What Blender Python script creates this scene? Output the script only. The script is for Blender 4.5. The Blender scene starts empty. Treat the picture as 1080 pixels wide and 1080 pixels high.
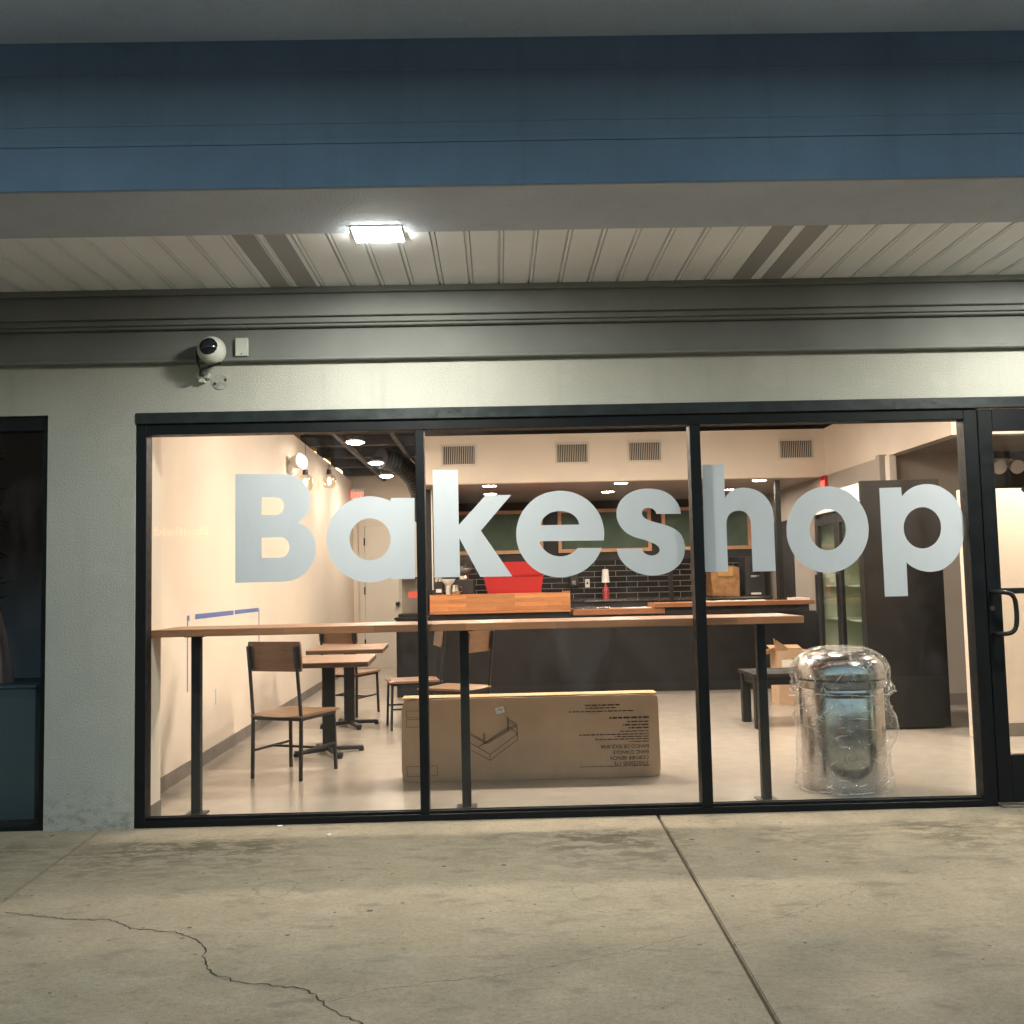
import bpy, bmesh, math, random
from mathutils import Vector, Matrix, noise as mnoise
R = math.radians
random.seed(7)
sc = bpy.context.scene
COL = sc.collection

# ------------------------------------------------------------------ helpers
class MB:
    """collects shapes in one bmesh and links them as one mesh object"""
    def __init__(self): self.bm = bmesh.new()
    def box(self, x0, x1, y0, y1, z0, z1, bev=0.0, rot=None, seg=1):
        t = bmesh.new(); bmesh.ops.create_cube(t, size=1.0)
        for v in t.verts:
            v.co = Vector(((x0 + x1) / 2 + v.co.x * (x1 - x0), (y0 + y1) / 2 + v.co.y * (y1 - y0), (z0 + z1) / 2 + v.co.z * (z1 - z0)))
        if bev: bmesh.ops.bevel(t, geom=list(t.edges), offset=bev, segments=seg, affect='EDGES', profile=.7)
        if rot: bmesh.ops.transform(t, matrix=rot, verts=t.verts)
        self._merge(t); return self
    def _merge(self, t):
        me = bpy.data.meshes.new('tmp'); t.to_mesh(me); t.free(); self.bm.from_mesh(me); bpy.data.meshes.remove(me)
    def bar(self, p0, p1, w, d=None, bev=0.0, up=(0, 0, 1)):
        p0, p1 = Vector(p0), Vector(p1); a = (p1 - p0); L = a.length; a.normalize()
        u = Vector(up)
        if abs(a.dot(u)) > .98: u = Vector((0, 1, 0))
        s = a.cross(u).normalized(); u = s.cross(a).normalized()
        M = Matrix((s, u, a)).transposed().to_4x4(); M.translation = (p0 + p1) / 2
        d = d or w
        return self.box(-w / 2, w / 2, -d / 2, d / 2, -L / 2, L / 2, bev, M)
    def cyl(self, p0, p1, r0, r1=None, n=20, caps=True):
        r1 = r0 if r1 is None else r1
        p0, p1 = Vector(p0), Vector(p1); a = (p1 - p0).normalized()
        u = Vector((0, 0, 1)) if abs(a.z) < .9 else Vector((1, 0, 0))
        s = a.cross(u).normalized(); u = s.cross(a)
        A = [self.bm.verts.new(p0 + (s * math.cos(2 * math.pi * i / n) + u * math.sin(2 * math.pi * i / n)) * r0) for i in range(n)]
        B = [self.bm.verts.new(p1 + (s * math.cos(2 * math.pi * i / n) + u * math.sin(2 * math.pi * i / n)) * r1) for i in range(n)]
        for i in range(n): self.bm.faces.new((A[i], A[(i + 1) % n], B[(i + 1) % n], B[i]))
        if caps: self.bm.faces.new(A[::-1]); self.bm.faces.new(B)
        return self
    def lathe(self, c, prof, n=40, caps=False):
        rings = []
        for r, z in prof:
            rings.append([self.bm.verts.new((c[0] + r * math.cos(2 * math.pi * i / n), c[1] + r * math.sin(2 * math.pi * i / n), c[2] + z)) for i in range(n)])
        for a, b in zip(rings, rings[1:]):
            for i in range(n): self.bm.faces.new((a[i], a[(i + 1) % n], b[(i + 1) % n], b[i]))
        if caps: self.bm.faces.new(rings[0][::-1]); self.bm.faces.new(rings[-1])
        return self
    def tube(self, pts, r, n=10):
        pts = [Vector(p) for p in pts]; rings = []
        rr = r if isinstance(r, (list, tuple)) else [r] * len(pts)
        for k, p in enumerate(pts):
            a = (pts[min(k + 1, len(pts) - 1)] - pts[max(k - 1, 0)]).normalized()
            u = Vector((0, 0, 1)) if abs(a.z) < .95 else Vector((0, 1, 0))
            s = a.cross(u).normalized(); u = s.cross(a)
            rings.append([self.bm.verts.new(p + (s * math.cos(2 * math.pi * i / n) + u * math.sin(2 * math.pi * i / n)) * rr[k]) for i in range(n)])
        for a, b in zip(rings, rings[1:]):
            for i in range(n): self.bm.faces.new((a[i], a[(i + 1) % n], b[(i + 1) % n], b[i]))
        self.bm.faces.new(rings[0][::-1]); self.bm.faces.new(rings[-1]); return self
    def prism(self, poly, f0, f1):
        """poly = list of 2D points; f0 / f1 map a 2D point to the two 3D caps"""
        A = [self.bm.verts.new(f0(p)) for p in poly]; B = [self.bm.verts.new(f1(p)) for p in poly]; n = len(poly)
        self.bm.faces.new(A[::-1]); self.bm.faces.new(B)
        for i in range(n): self.bm.faces.new((A[i], A[(i + 1) % n], B[(i + 1) % n], B[i]))
        return self
    def sphere(self, c, r, sx=1, sy=1, sz=1, n=24):
        t = bmesh.new(); bmesh.ops.create_uvsphere(t, u_segments=n, v_segments=n // 2, radius=r)
        for v in t.verts: v.co = Vector((c[0] + v.co.x * sx, c[1] + v.co.y * sy, c[2] + v.co.z * sz))
        self._merge(t); return self
    def quad(self, a, b, c, d):
        self.bm.faces.new([self.bm.verts.new(p) for p in (a, b, c, d)]); return self
    def build(self, name, mat, parent=None, smooth=False, local=False, label=None):
        bm = self.bm
        bmesh.ops.recalc_face_normals(bm, faces=bm.faces)
        if parent is not None and not local:
            o = org(parent)
            for v in bm.verts: v.co -= o
        me = bpy.data.meshes.new(name); bm.to_mesh(me); bm.free()
        if mat: me.materials.append(mat)
        if smooth:
            for p in me.polygons: p.use_smooth = True
            if smooth is not True:
                try: me.set_sharp_from_angle(angle=R(smooth))
                except Exception: pass
        ob = bpy.data.objects.new(name, me); COL.objects.link(ob)
        if parent is not None: ob.parent = parent
        if label: ob['label'] = label
        return ob
def org(o):
    v = Vector((0, 0, 0))
    while o is not None: v += Vector(o.location); o = o.parent
    return v
def tag(o, label=None, cat=None, group=None, kind=None):
    if label: o['label'] = label
    if cat: o['category'] = cat
    if group: o['group'] = group
    if kind: o['kind'] = kind
    return o
def thing(name, label, cat, loc=(0, 0, 0), rz=0, group=None):
    o = bpy.data.objects.new(name, None); COL.objects.link(o)
    o.empty_display_size = .1; o.location = loc; o.rotation_euler = (0, 0, rz)
    return tag(o, label, cat, group)
def struct(o): o['kind'] = 'structure'; return o
def copy_tree(o, parent=None):
    c = o.copy(); COL.objects.link(c)
    if parent is not None: c.parent = parent
    for ch in list(o.children): copy_tree(ch, c)
    return c

# ------------------------------------------------------------------ materials
def newmat(name):
    m = bpy.data.materials.new(name); m.use_nodes = True
    nt = m.node_tree
    return m, nt, nt.nodes['Principled BSDF']
def N(nt, typ, **kw):
    n = nt.nodes.new(typ)
    for k, v in kw.items():
        if k.startswith('i_'):
            key = k[2:]; n.inputs[int(key) if key.isdigit() else key.replace('_', ' ')].default_value = v
        else: setattr(n, k, v)
    return n
def L(nt, a, b): nt.links.new(a, b)
def col4(c): return (c[0], c[1], c[2], 1)
def coords(nt, scale=(1, 1, 1), rot=(0, 0, 0), loc=(0, 0, 0)):
    t = N(nt, 'ShaderNodeTexCoord'); mp = N(nt, 'ShaderNodeMapping')
    mp.inputs['Scale'].default_value = scale; mp.inputs['Rotation'].default_value = rot; mp.inputs['Location'].default_value = loc
    L(nt, t.outputs['Object'], mp.inputs['Vector']); return mp.outputs[0]
def noise(nt, vec, scale, detail=4, rough=.55, dist=0):
    n = N(nt, 'ShaderNodeTexNoise', i_Scale=scale, i_Detail=detail, i_Roughness=rough, i_Distortion=dist)
    L(nt, vec, n.inputs['Vector']); return n.outputs[0]
def ramp(nt, fac, stops):
    r = N(nt, 'ShaderNodeValToRGB'); e = r.color_ramp.elements
    while len(e) < len(stops): e.new(.5)
    for k, (p, c) in enumerate(stops):
        e[k].position = p; e[k].color = col4(c) if hasattr(c, '__len__') else (c, c, c, 1)
    L(nt, fac, r.inputs[0]); return r.outputs[0]
def mix(nt, fac, a, b, blend='MIX'):
    m = N(nt, 'ShaderNodeMix', data_type='RGBA', blend_type=blend)
    for s, v in ((m.inputs[0], fac), (m.inputs[6], a), (m.inputs[7], b)):
        if hasattr(v, 'links') or isinstance(v, bpy.types.NodeSocket): L(nt, v, s)
        elif hasattr(v, '__len__'): s.default_value = col4(v)
        else: s.default_value = v
    return m.outputs[2]
def math_(nt, op, a, b=0.0, clamp=False):
    m = N(nt, 'ShaderNodeMath', operation=op, use_clamp=clamp)
    for s, v in ((m.inputs[0], a), (m.inputs[1], b)):
        if isinstance(v, bpy.types.NodeSocket): L(nt, v, s)
        else: s.default_value = v
    return m.outputs[0]
def bump(nt, bs, h, strength=.2, dist=.01):
    b = N(nt, 'ShaderNodeBump', i_Strength=strength, i_Distance=dist); L(nt, h, b.inputs['Height']); L(nt, b.outputs[0], bs.inputs['Normal'])
def simple(name, c, rough=.5, metal=0, var=.12, vs=4, bs_=0, bst=.15, bd=.002, rvar=.1, spec=.5, coat=0):
    m, nt, b = newmat(name)
    v = coords(nt); n = noise(nt, v, vs, 5)
    lo = tuple(x * (1 - var) for x in c); hi = tuple(min(1, x * (1 + var)) for x in c)
    L(nt, ramp(nt, n, [(.3, lo), (.7, hi)]), b.inputs['Base Color'])
    n2 = noise(nt, v, vs * 3.1, 4)
    L(nt, ramp(nt, n2, [(.3, max(0, rough - rvar)), (.7, min(1, rough + rvar))]), b.inputs['Roughness'])
    b.inputs['Metallic'].default_value = metal; b.inputs['Specular IOR Level'].default_value = spec
    b.inputs['Coat Weight'].default_value = coat
    if bs_: bump(nt, b, noise(nt, v, bs_, 3), bst, bd)
    return m
def emit(name, c, s):
    m, nt, b = newmat(name)
    b.inputs['Base Color'].default_value = col4(c); b.inputs['Emission Color'].default_value = col4(c); b.inputs['Emission Strength'].default_value = s
    return m
def wood(name, c1, c2, scale=(1.2, 14, 14), stave=None, rough=.38):
    m, nt, b = newmat(name)
    v = coords(nt, scale)
    n = noise(nt, v, 2.2, 6, .6, .6); n2 = noise(nt, v, 9, 4, .6)
    c = ramp(nt, n, [(.28, c1), (.72, c2)])
    c = mix(nt, .25, c, ramp(nt, n2, [(.3, tuple(x * .6 for x in c1)), (.7, c2)]))
    if stave:
        br = N(nt, 'ShaderNodeTexBrick', offset=.37, i_Scale=1.0, i_Mortar_Size=.0012, i_Brick_Width=stave[0], i_Row_Height=stave[1], i_Bias=0.0)
        br.inputs['Color1'].default_value = (.62, .62, .62, 1); br.inputs['Color2'].default_value = (1.25, 1.2, 1.1, 1); br.inputs['Mortar'].default_value = (.5, .45, .4, 1)
        L(nt, coords(nt, (1, 1, 1), stave[2]), br.inputs['Vector'])
        c = mix(nt, .75, c, br.outputs[0], 'MULTIPLY')
    L(nt, c, b.inputs['Base Color']); b.inputs['Roughness'].default_value = rough
    bump(nt, b, n2, .08, .002)
    return m
def glassmat(name, base=.04, tint=(.97, .985, .98), dirt=0.0):
    m, nt, b = newmat(name); nt.nodes.remove(b)
    out = nt.nodes['Material Output']
    lw = N(nt, 'ShaderNodeLayerWeight', i_Blend=.5)
    p = math_(nt, 'POWER', lw.outputs['Facing'], 5.0)
    f = math_(nt, 'ADD', math_(nt, 'MULTIPLY', p, 1 - base), base, True)
    tr = N(nt, 'ShaderNodeBsdfTransparent', i_Color=col4(tint)); gl = N(nt, 'ShaderNodeBsdfGlossy', i_Roughness=.004)
    ms = N(nt, 'ShaderNodeMixShader'); L(nt, f, ms.inputs[0]); L(nt, tr.outputs[0], ms.inputs[1]); L(nt, gl.outputs[0], ms.inputs[2])
    last = ms.outputs[0]
    if dirt:
        d = N(nt, 'ShaderNodeBsdfDiffuse', i_Color=(.7, .7, .72, 1))
        n = noise(nt, coords(nt, (1.5, 1.5, .6), (0, R(25), 0)), 2.2, 6, .65, .8)
        k = math_(nt, 'MULTIPLY', ramp(nt, n, [(.5, 0.0), (.8, 1.0)]), dirt)
        m2 = N(nt, 'ShaderNodeMixShader'); L(nt, k, m2.inputs[0]); L(nt, last, m2.inputs[1]); L(nt, d.outputs[0], m2.inputs[2]); last = m2.outputs[0]
    L(nt, last, out.inputs[0]); return m

# stucco
def stucco(name, c):
    m, nt, b = newmat(name); v = coords(nt)
    n = noise(nt, v, 1.3, 6); n2 = noise(nt, v, 90, 4, .6); n3 = noise(nt, v, 240, 2)
    c1 = ramp(nt, n, [(.3, tuple(x * .9 for x in c)), (.7, tuple(x * 1.06 for x in c))])
    st = noise(nt, coords(nt, (6, 6, .5)), 1.4, 5); 
    c1 = mix(nt, ramp(nt, st, [(.55, 0.0), (.8, .35)]), c1, tuple(x * .7 for x in c))
    sp = N(nt, 'ShaderNodeSeparateXYZ'); L(nt, v, sp.inputs[0])
    lo = math_(nt, 'MULTIPLY', ramp(nt, sp.outputs[2], [(.02, 1.0), (.30, 0.0)]), ramp(nt, noise(nt, coords(nt, (3, 3, 5)), 4, 7, .7), [(.48, 0.0), (.60, .7)]))
    c1 = mix(nt, lo, c1, tuple(x * .5 for x in c))
    pa = noise(nt, coords(nt, (1, 1, 1.6), loc=(4, 0, 2)), 2.4, 3, .5); c1 = mix(nt, ramp(nt, pa, [(.56, 0.0), (.60, .12)]), c1, tuple(min(1, x * 1.3) for x in c))
    L(nt, mix(nt, .35, c1, ramp(nt, n2, [(.3, .62), (.7, 1.0)]), 'MULTIPLY'), b.inputs['Base Color'])
    b.inputs['Roughness'].default_value = .85; b.inputs['Specular IOR Level'].default_value = .25
    bump(nt, b, math_(nt, 'ADD', n2, math_(nt, 'MULTIPLY', n3, .35)), .55, .006); return m
M = {}
M['stucco'] = stucco('grey_green_stucco', (.51, .505, .455))
M['trim'] = simple('slate_trim_paint', (.20, .21, .20), .7, spec=.25, var=.12, vs=2, bs_=60, bst=.12)
M['fascia'] = simple('blue_fascia_paint', (.22, .33, .50), .65, var=.12, vs=1.5, bs_=70, bst=.15)
nt = M['fascia'].node_tree; b = nt.nodes['Principled BSDF']; src = b.inputs['Base Color'].links[0].from_socket
st_ = noise(nt, coords(nt, (9, 1, .5)), 1.2, 6, .65)
L(nt, mix(nt, ramp(nt, st_, [(.5, 0.0), (.72, .14)]), src, (.10, .15, .23)), b.inputs['Base Color'])
M['beam'] = stucco('grey_beam_stucco', (.50, .56, .65))
M['eave'] = stucco('eave_stucco', (.62, .74, .92))
M['soffit'] = simple('cream_vinyl_soffit', (.86, .875, .90), .5, var=.05, vs=1.5)
M['black'] = simple('black_anodised_aluminium', (.008, .0095, .011), .45, var=.2, vs=6, spec=.22)
M['black_top'] = simple('worn_black_flashing', (.014, .019, .021), .4, var=.5, vs=9, spec=.45, bs_=14, bst=.5, bd=.006)
M['iron'] = simple('black_powder_coat', (.014, .014, .015), .45, spec=.35, var=.2, vs=9, bs_=160, bst=.1)
M['charcoal'] = simple('charcoal_panel', (.015, .0138, .0135), .5, spec=.3, var=.25, vs=1.6, rvar=.15)
M['dark'] = simple('dark_wall_paint', (.022, .021, .022), .7, var=.15, vs=2)
M['deck'] = simple('dark_deck_paint', (.04, .042, .052), .6, var=.35, vs=3)
M['beige'] = simple('beige_wall_paint', (.74, .655, .565), .7, var=.03, vs=1.2, bs_=130, bst=.06)
M['taupe'] = simple('taupe_wall_paint', (.36, .32, .285), .7, var=.06, vs=1.2)
M['kceil'] = simple('taupe_ceiling_paint', (.33, .29, .265), .7, var=.06, vs=1.2)
M['base'] = simple('grey_rubber_base', (.19, .165, .145), .5, var=.1, vs=5)
M['white'] = simple('white_plastic', (.72, .70, .66), .4, var=.04, vs=6)
M['whitepaint'] = simple('white_door_paint', (.68, .63, .56), .5, var=.04, vs=2)
M['paper'] = simple('white_paper', (.78, .76, .72), .8, var=.06, vs=12)
M['vinyl'] = simple('pale_grey_vinyl', (.82, .81, .88), .6, var=.02, vs=1.2)
M['red'] = simple('red_plastic', (.46, .022, .024), .4, var=.06, vs=4, bs_=30, bst=.05)
M['redlabel'] = simple('red_label', (.6, .09, .07), .5)
M['chalk'] = simple('green_chalkboard', (.066, .105, .074), .75, var=.3, vs=2.5)
M['steel'] = simple('brushed_steel', (.50, .495, .49), .2, 1, var=.12, vs=5)
M['chrome'] = simple('chrome', (.8, .8, .8), .12, 1, var=.03)
M['grille'] = simple('vent_grille_paint', (.62, .57, .5), .5, var=.05)
M['slot'] = simple('dark_vent_slot', (.03, .028, .027), .8)
M['duct'] = simple('black_flex_duct', (.022, .022, .026), .4, var=.3, vs=8, bs_=40, bst=.3)
M['tape'] = simple('blue_masking_tape', (.11, .17, .42), .7, var=.1, vs=15)
M['wood'] = wood('butcher_block', (.36, .155, .075), (.54, .26, .14), stave=(.55, .04, (0, 0, 0)))
M['wood_front'] = wood('butcher_block_board', (.46, .19, .075), (.66, .30, .13), (1.4, 14, 14), stave=(.6, .05, (R(90), 0, 0)))
M['boardframe'] = wood('pine_frame', (.55, .27, .14), (.72, .40, .23), (6, 6, 6), rough=.5)
M['chairwood'] = wood('elm_chair_wood', (.16, .085, .045), (.29, .165, .09), (2, 12, 2))
M['backwood_shaded'] = wood('shaded_elm_back', (.115, .06, .033), (.215, .12, .065), (1.6, 10, 12))  # chair elm again, with shade on the backrest's rear put into it
M['tablewood'] = wood('table_wood', (.22, .12, .065), (.36, .21, .12), (10, 1.2, 10))
M['edge'] = simple('dark_table_edge', (.085, .052, .033), .45)
M['carton'] = simple('brown_cardboard', (.54, .37, .245), .8, var=.1, vs=3, bs_=70, bst=.06)
M['carton_lit'] = simple('lit_cardboard', (.55, .36, .20), .8, var=.12, vs=5)  # cardboard again, with light falling on it put into the colour
M['ink'] = simple('dark_print_ink', (.085, .05, .03), .8)
M['blackink'] = simple('black_marker', (.01, .01, .012), .6)
M['greenbook'] = simple('olive_book_cover', (.22, .2, .04), .6)
M['bottlered'] = simple('red_syrup', (.38, .04, .045), .3)
M['bag'] = simple('brown_paper_bag', (.33, .17, .07), .75, var=.3, vs=9, bs_=18, bst=.5, bd=.02)
M['amber'] = simple('amber_wood', (.5, .27, .09), .5)
M['machine'] = simple('dark_machine_plastic', (.03, .027, .027), .35)
M['dome'] = simple('camera_dome', (.008, .012, .02), .08, var=.05, spec=.8)
M['camwhite'] = simple('camera_white', (.6, .62, .56), .4, var=.05)
M['leaf'] = simple('dark_leaf', (.012, .016, .012), .5)
M['pink'] = simple('pink_cloth', (.42, .25, .23), .85, var=.2, vs=10)
M['nroom'] = simple('reflected_grey_blue', (.26, .29, .36), .7, var=.08, vs=1)  # wall colour stands in for a grey-blue reflection in the pane
M['panel'] = simple('blue_grey_panel', (.075, .115, .135), .6, var=.1, vs=1)
M['greenwhite'] = simple('fridge_liner', (.62, .68, .56), .4, var=.05)
M['rust'] = simple('threshold_metal', (.42, .42, .4), .35, 1)
M['glass'] = glassmat('window_glass', .035, (.975, .99, .985), .03)
M['clear'] = glassmat('clear_glass', .06, (.95, .96, .95))
M['amberglass'] = glassmat('amber_glass', .10, (.97, .92, .80))
M['led'] = emit('led_panel', (1.0, .99, .88), 140)
M['lens'] = emit('warm_downlight', (1.0, .82, .66), 24)
M['lens3'] = emit('strong_downlight', (1.0, .82, .65), 250)
M['lens2'] = emit('bright_downlight', (1.0, .82, .66), 112)
M['klens'] = emit('kitchen_downlight', (1.0, .84, .68), 105)
M['strip'] = emit('linear_light', (1.0, .66, .40), 105)
M['bulb'] = emit('filament_glow', (1.0, .78, .5), 2.5)
M['exitred'] = emit('exit_letters', (1.0, .06, .04), 3)
M['signred'] = emit('sign_letters', (1.0, .16, .05), 6)
M['asphalt'] = simple('asphalt', (.05, .05, .05), .9, var=.3, vs=30, bs_=200, bst=.4)
M['soil'] = simple('groove_dirt', (.035, .03, .024), .95, var=.4, vs=60)
M['crackdark'] = simple('crack_shadow', (.04, .034, .026), .95, var=.4, vs=40)
M['litter'] = simple('white_litter', (.8, .8, .76), .6)

# perforated soffit vent: dark pinholes in vinyl
m, nt, b = newmat('perforated_vinyl'); v = coords(nt, (1, 1, 1), (0, 0, R(45)))
vo = N(nt, 'ShaderNodeTexVoronoi', i_Scale=95.0, i_Randomness=0.0); L(nt, v, vo.inputs['Vector'])
L(nt, ramp(nt, vo.outputs['Distance'], [(.26, (.03, .03, .035)), (.36, (.46, .46, .46))]), b.inputs['Base Color']); b.inputs['Roughness'].default_value = .6
M['perf'] = m

# black subway tile with pale grout
m, nt, b = newmat('black_subway_tile')
br = N(nt, 'ShaderNodeTexBrick', offset=.5, i_Scale=1.0, i_Mortar_Size=.0045, i_Brick_Width=.335, i_Row_Height=.086, i_Mortar_Smooth=.1)
br.inputs['Color1'].default_value = (.012, .011, .011, 1); br.inputs['Color2'].default_value = (.022, .02, .02, 1); br.inputs['Mortar'].default_value = (.22, .20, .18, 1)
L(nt, coords(nt, (1, 1, 1), (R(90), 0, 0)), br.inputs['Vector'])
L(nt, br.outputs[0], b.inputs['Base Color']); L(nt, ramp(nt, br.outputs['Fac'], [(0, .16), (1, .8)]), b.inputs['Roughness'])
bump(nt, b, math_(nt, 'SUBTRACT', 1.0, br.outputs['Fac']), .4, .004)
M['tile'] = m

# polished interior concrete
m, nt, b = newmat('polished_concrete'); v = coords(nt)
n = noise(nt, v, 1.1, 8, .62, .5); n2 = noise(nt, v, 7, 6, .6); n3 = noise(nt, coords(nt, (1, 4, 1)), 2.5, 5)
c = ramp(nt, n, [(.3, (.36, .325, .285)), (.7, (.42, .38, .335))])
c = mix(nt, .22, c, ramp(nt, n2, [(.3, (.33, .295, .255)), (.7, (.44, .40, .35))]))
c = mix(nt, ramp(nt, n3, [(.5, 0.0), (.75, .22)]), c, (.33, .28, .235))
L(nt, c, b.inputs['Base Color']); L(nt, ramp(nt, n2, [(.3, .17), (.75, .25)]), b.inputs['Roughness']); b.inputs['Specular IOR Level'].default_value = .5
bump(nt, b, n2, .03, .004)
M['floor'] = m

# exterior sidewalk concrete, with stains, a shaded band, specks and tonal drift
m, nt, b = newmat('sidewalk_concrete'); v = coords(nt)
n = noise(nt, v, .7, 8, .6, .4); n2 = noise(nt, v, 5, 8, .65); n3 = noise(nt, v, 150, 3, .6); n4 = noise(nt, coords(nt, (1.3, 2.6, 1)), 5.0, 9, .72, .5)
c = ramp(nt, n, [(.3, (.325, .275, .20)), (.7, (.45, .385, .285))])
c = mix(nt, .45, c, ramp(nt, n2, [(.28, (.235, .20, .145)), (.72, (.47, .405, .305))]))
n8 = noise(nt, v, 42, 6, .75)
c = mix(nt, .42, c, ramp(nt, n8, [(.36, .58), (.5, .95), (.62, 1.15)]), 'MULTIPLY')
c = mix(nt, .5, c, ramp(nt, n3, [(.25, .42), (.75, 1.22)]), 'MULTIPLY')
sep = N(nt, 'ShaderNodeSeparateXYZ'); L(nt, v, sep.inputs[0])
# stain blotches in a band that paints in the bar's shadow
band = math_(nt, 'MULTIPLY', ramp(nt, math_(nt, 'MULTIPLY', sep.outputs[1], -.5), [(.10, 0.0), (.19, 1.0), (.30, .9), (.60, .12)]) , ramp(nt, n4, [(.45, 0.0), (.54, 1.0)]))
lowx = noise(nt, coords(nt, (1, .25, 1), loc=(.9, .3, 0)), 1.1, 2)
band = math_(nt, 'MULTIPLY', band, ramp(nt, lowx, [(.40, .1), (.58, 1.0)]))
c = mix(nt, math_(nt, 'MULTIPLY', band, .85), c, (.10, .083, .052))
# loose blotches everywhere
n5 = noise(nt, coords(nt, (1, 2.0, 1), loc=(3, 1, 0)), 4.2, 5, .6)
c = mix(nt, ramp(nt, n5, [(.56, 0.0), (.66, .5)]), c, (.16, .14, .115))
n6 = noise(nt, coords(nt, (1, 1.6, 1), loc=(7, 2, 0)), 1.7, 4, .6)
c = mix(nt, ramp(nt, n6, [(.56, 0.0), (.72, .28)]), c, (.40, .37, .31))
# dried puddle rings
dn = N(nt, 'ShaderNodeTexNoise', i_Scale=7.0, i_Detail=4.0); L(nt, v, dn.inputs['Vector'])
for (cx, cy, rx, ry, w, k) in ((-1.05, -1.22, .11, .13, .10, .45), (.37, -1.36, .075, .14, .09, .5), (.75, -.86, .10, .10, .5, .45), (1.36, -.62, .12, .06, .5, .4)):
    va = N(nt, 'ShaderNodeVectorMath', operation='MULTIPLY_ADD'); L(nt, dn.outputs['Color'], va.inputs[0]); va.inputs[1].default_value = (.16, .16, 0); L(nt, v, va.inputs[2])
    vs_ = N(nt, 'ShaderNodeVectorMath', operation='SUBTRACT'); L(nt, va.outputs[0], vs_.inputs[0]); vs_.inputs[1].default_value = (cx + .08, cy + .08, 0)
    vd = N(nt, 'ShaderNodeVectorMath', operation='MULTIPLY'); L(nt, vs_.outputs[0], vd.inputs[0]); vd.inputs[1].default_value = (1 / rx, 1 / ry, 0)
    le = N(nt, 'ShaderNodeVectorMath', operation='LENGTH'); L(nt, vd.outputs[0], le.inputs[0])
    e_ = math_(nt, 'ABSOLUTE', math_(nt, 'SUBTRACT', le.outputs['Value'], .9 if w < .3 else .3))
    c = mix(nt, math_(nt, 'MULTIPLY', math_(nt, 'SUBTRACT', 1.0, math_(nt, 'DIVIDE', e_, w if w < .3 else .6), True), k), c, (.14, .122, .09))
# dark specks (gum, grit)
vo = N(nt, 'ShaderNodeTexVoronoi', i_Scale=7.0); L(nt, v, vo.inputs['Vector'])
rnd = N(nt, 'ShaderNodeSeparateColor'); L(nt, vo.outputs['Color'], rnd.inputs[0])
sz = math_(nt, 'MULTIPLY', math_(nt, 'POWER', rnd.outputs[0], 5.0), .11)
c = mix(nt, math_(nt, 'MULTIPLY', math_(nt, 'LESS_THAN', vo.outputs['Distance'], sz), .8), c, (.05, .042, .034))
vo2 = N(nt, 'ShaderNodeTexVoronoi', i_Scale=17.0); L(nt, coords(nt, (1, 1.3, 1), loc=(.3, .7, 0)), vo2.inputs['Vector'])
rn2 = N(nt, 'ShaderNodeSeparateColor'); L(nt, vo2.outputs['Color'], rn2.inputs[0])
c = mix(nt, math_(nt, 'MULTIPLY', math_(nt, 'LESS_THAN', vo2.outputs['Distance'], math_(nt, 'MULTIPLY', math_(nt, 'POWER', rn2.outputs[1], 6.0), .20)), .6), c, (.075, .062, .048))
n7 = noise(nt, coords(nt, (1, 2.4, 1), loc=(2, 5, 0)), 22, 5, .7)
c = mix(nt, ramp(nt, n7, [(.56, 0.0), (.66, .5)]), c, (.17, .15, .12))
L(nt, c, b.inputs['Base Color']); L(nt, ramp(nt, n2, [(.3, .72), (.7, .92)]), b.inputs['Roughness']); b.inputs['Specular IOR Level'].default_value = .3
bump(nt, b, math_(nt, 'ADD', math_(nt, 'MULTIPLY', n3, .6), math_(nt, 'ADD', n2, math_(nt, 'MULTIPLY', n8, .35))), .42, .007)
M['concrete'] = m

# crinkled clear plastic bag
m, nt, b = newmat('clear_plastic_film'); nt.nodes.remove(b); out = nt.nodes['Material Output']
v = coords(nt, (1, 1, 1.0)); na = noise(nt, v, 9, 5, .6, 1.2); nb = noise(nt, coords(nt, (1, 1, .5)), 26, 3, .6, .8)
vmix = N(nt, 'ShaderNodeVectorMath', operation='MULTIPLY_ADD'); dv = N(nt, 'ShaderNodeTexNoise', i_Scale=4.0, i_Detail=3.0); L(nt, v, dv.inputs['Vector']); L(nt, dv.outputs['Color'], vmix.inputs[0]); vmix.inputs[1].default_value = (.12, .12, .12); L(nt, v, vmix.inputs[2])
ve = N(nt, 'ShaderNodeTexVoronoi', feature='DISTANCE_TO_EDGE', i_Scale=8.5); L(nt, vmix.outputs[0], ve.inputs['Vector'])
ve2 = N(nt, 'ShaderNodeTexVoronoi', feature='DISTANCE_TO_EDGE', i_Scale=19.0); L(nt, vmix.outputs[0], ve2.inputs['Vector'])
r1 = math_(nt, 'SUBTRACT', 1.0, math_(nt, 'MULTIPLY', ve.outputs['Distance'], 26.0), True); r2_ = math_(nt, 'SUBTRACT', 1.0, math_(nt, 'MULTIPLY', ve2.outputs['Distance'], 24.0), True)
fadev = ramp(nt, noise(nt, v, 6, 2), [(.45, 0.0), (.6, 1.0)])
ridge = math_(nt, 'MULTIPLY', math_(nt, 'ADD', r1, math_(nt, 'MULTIPLY', r2_, .5), True), fadev)
bp = N(nt, 'ShaderNodeBump', i_Strength=.6, i_Distance=.02); L(nt, math_(nt, 'ADD', na, math_(nt, 'MULTIPLY', ridge, .5)), bp.inputs['Height'])
gl = N(nt, 'ShaderNodeBsdfGlossy', i_Roughness=.06); L(nt, bp.outputs[0], gl.inputs['Normal'])
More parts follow.
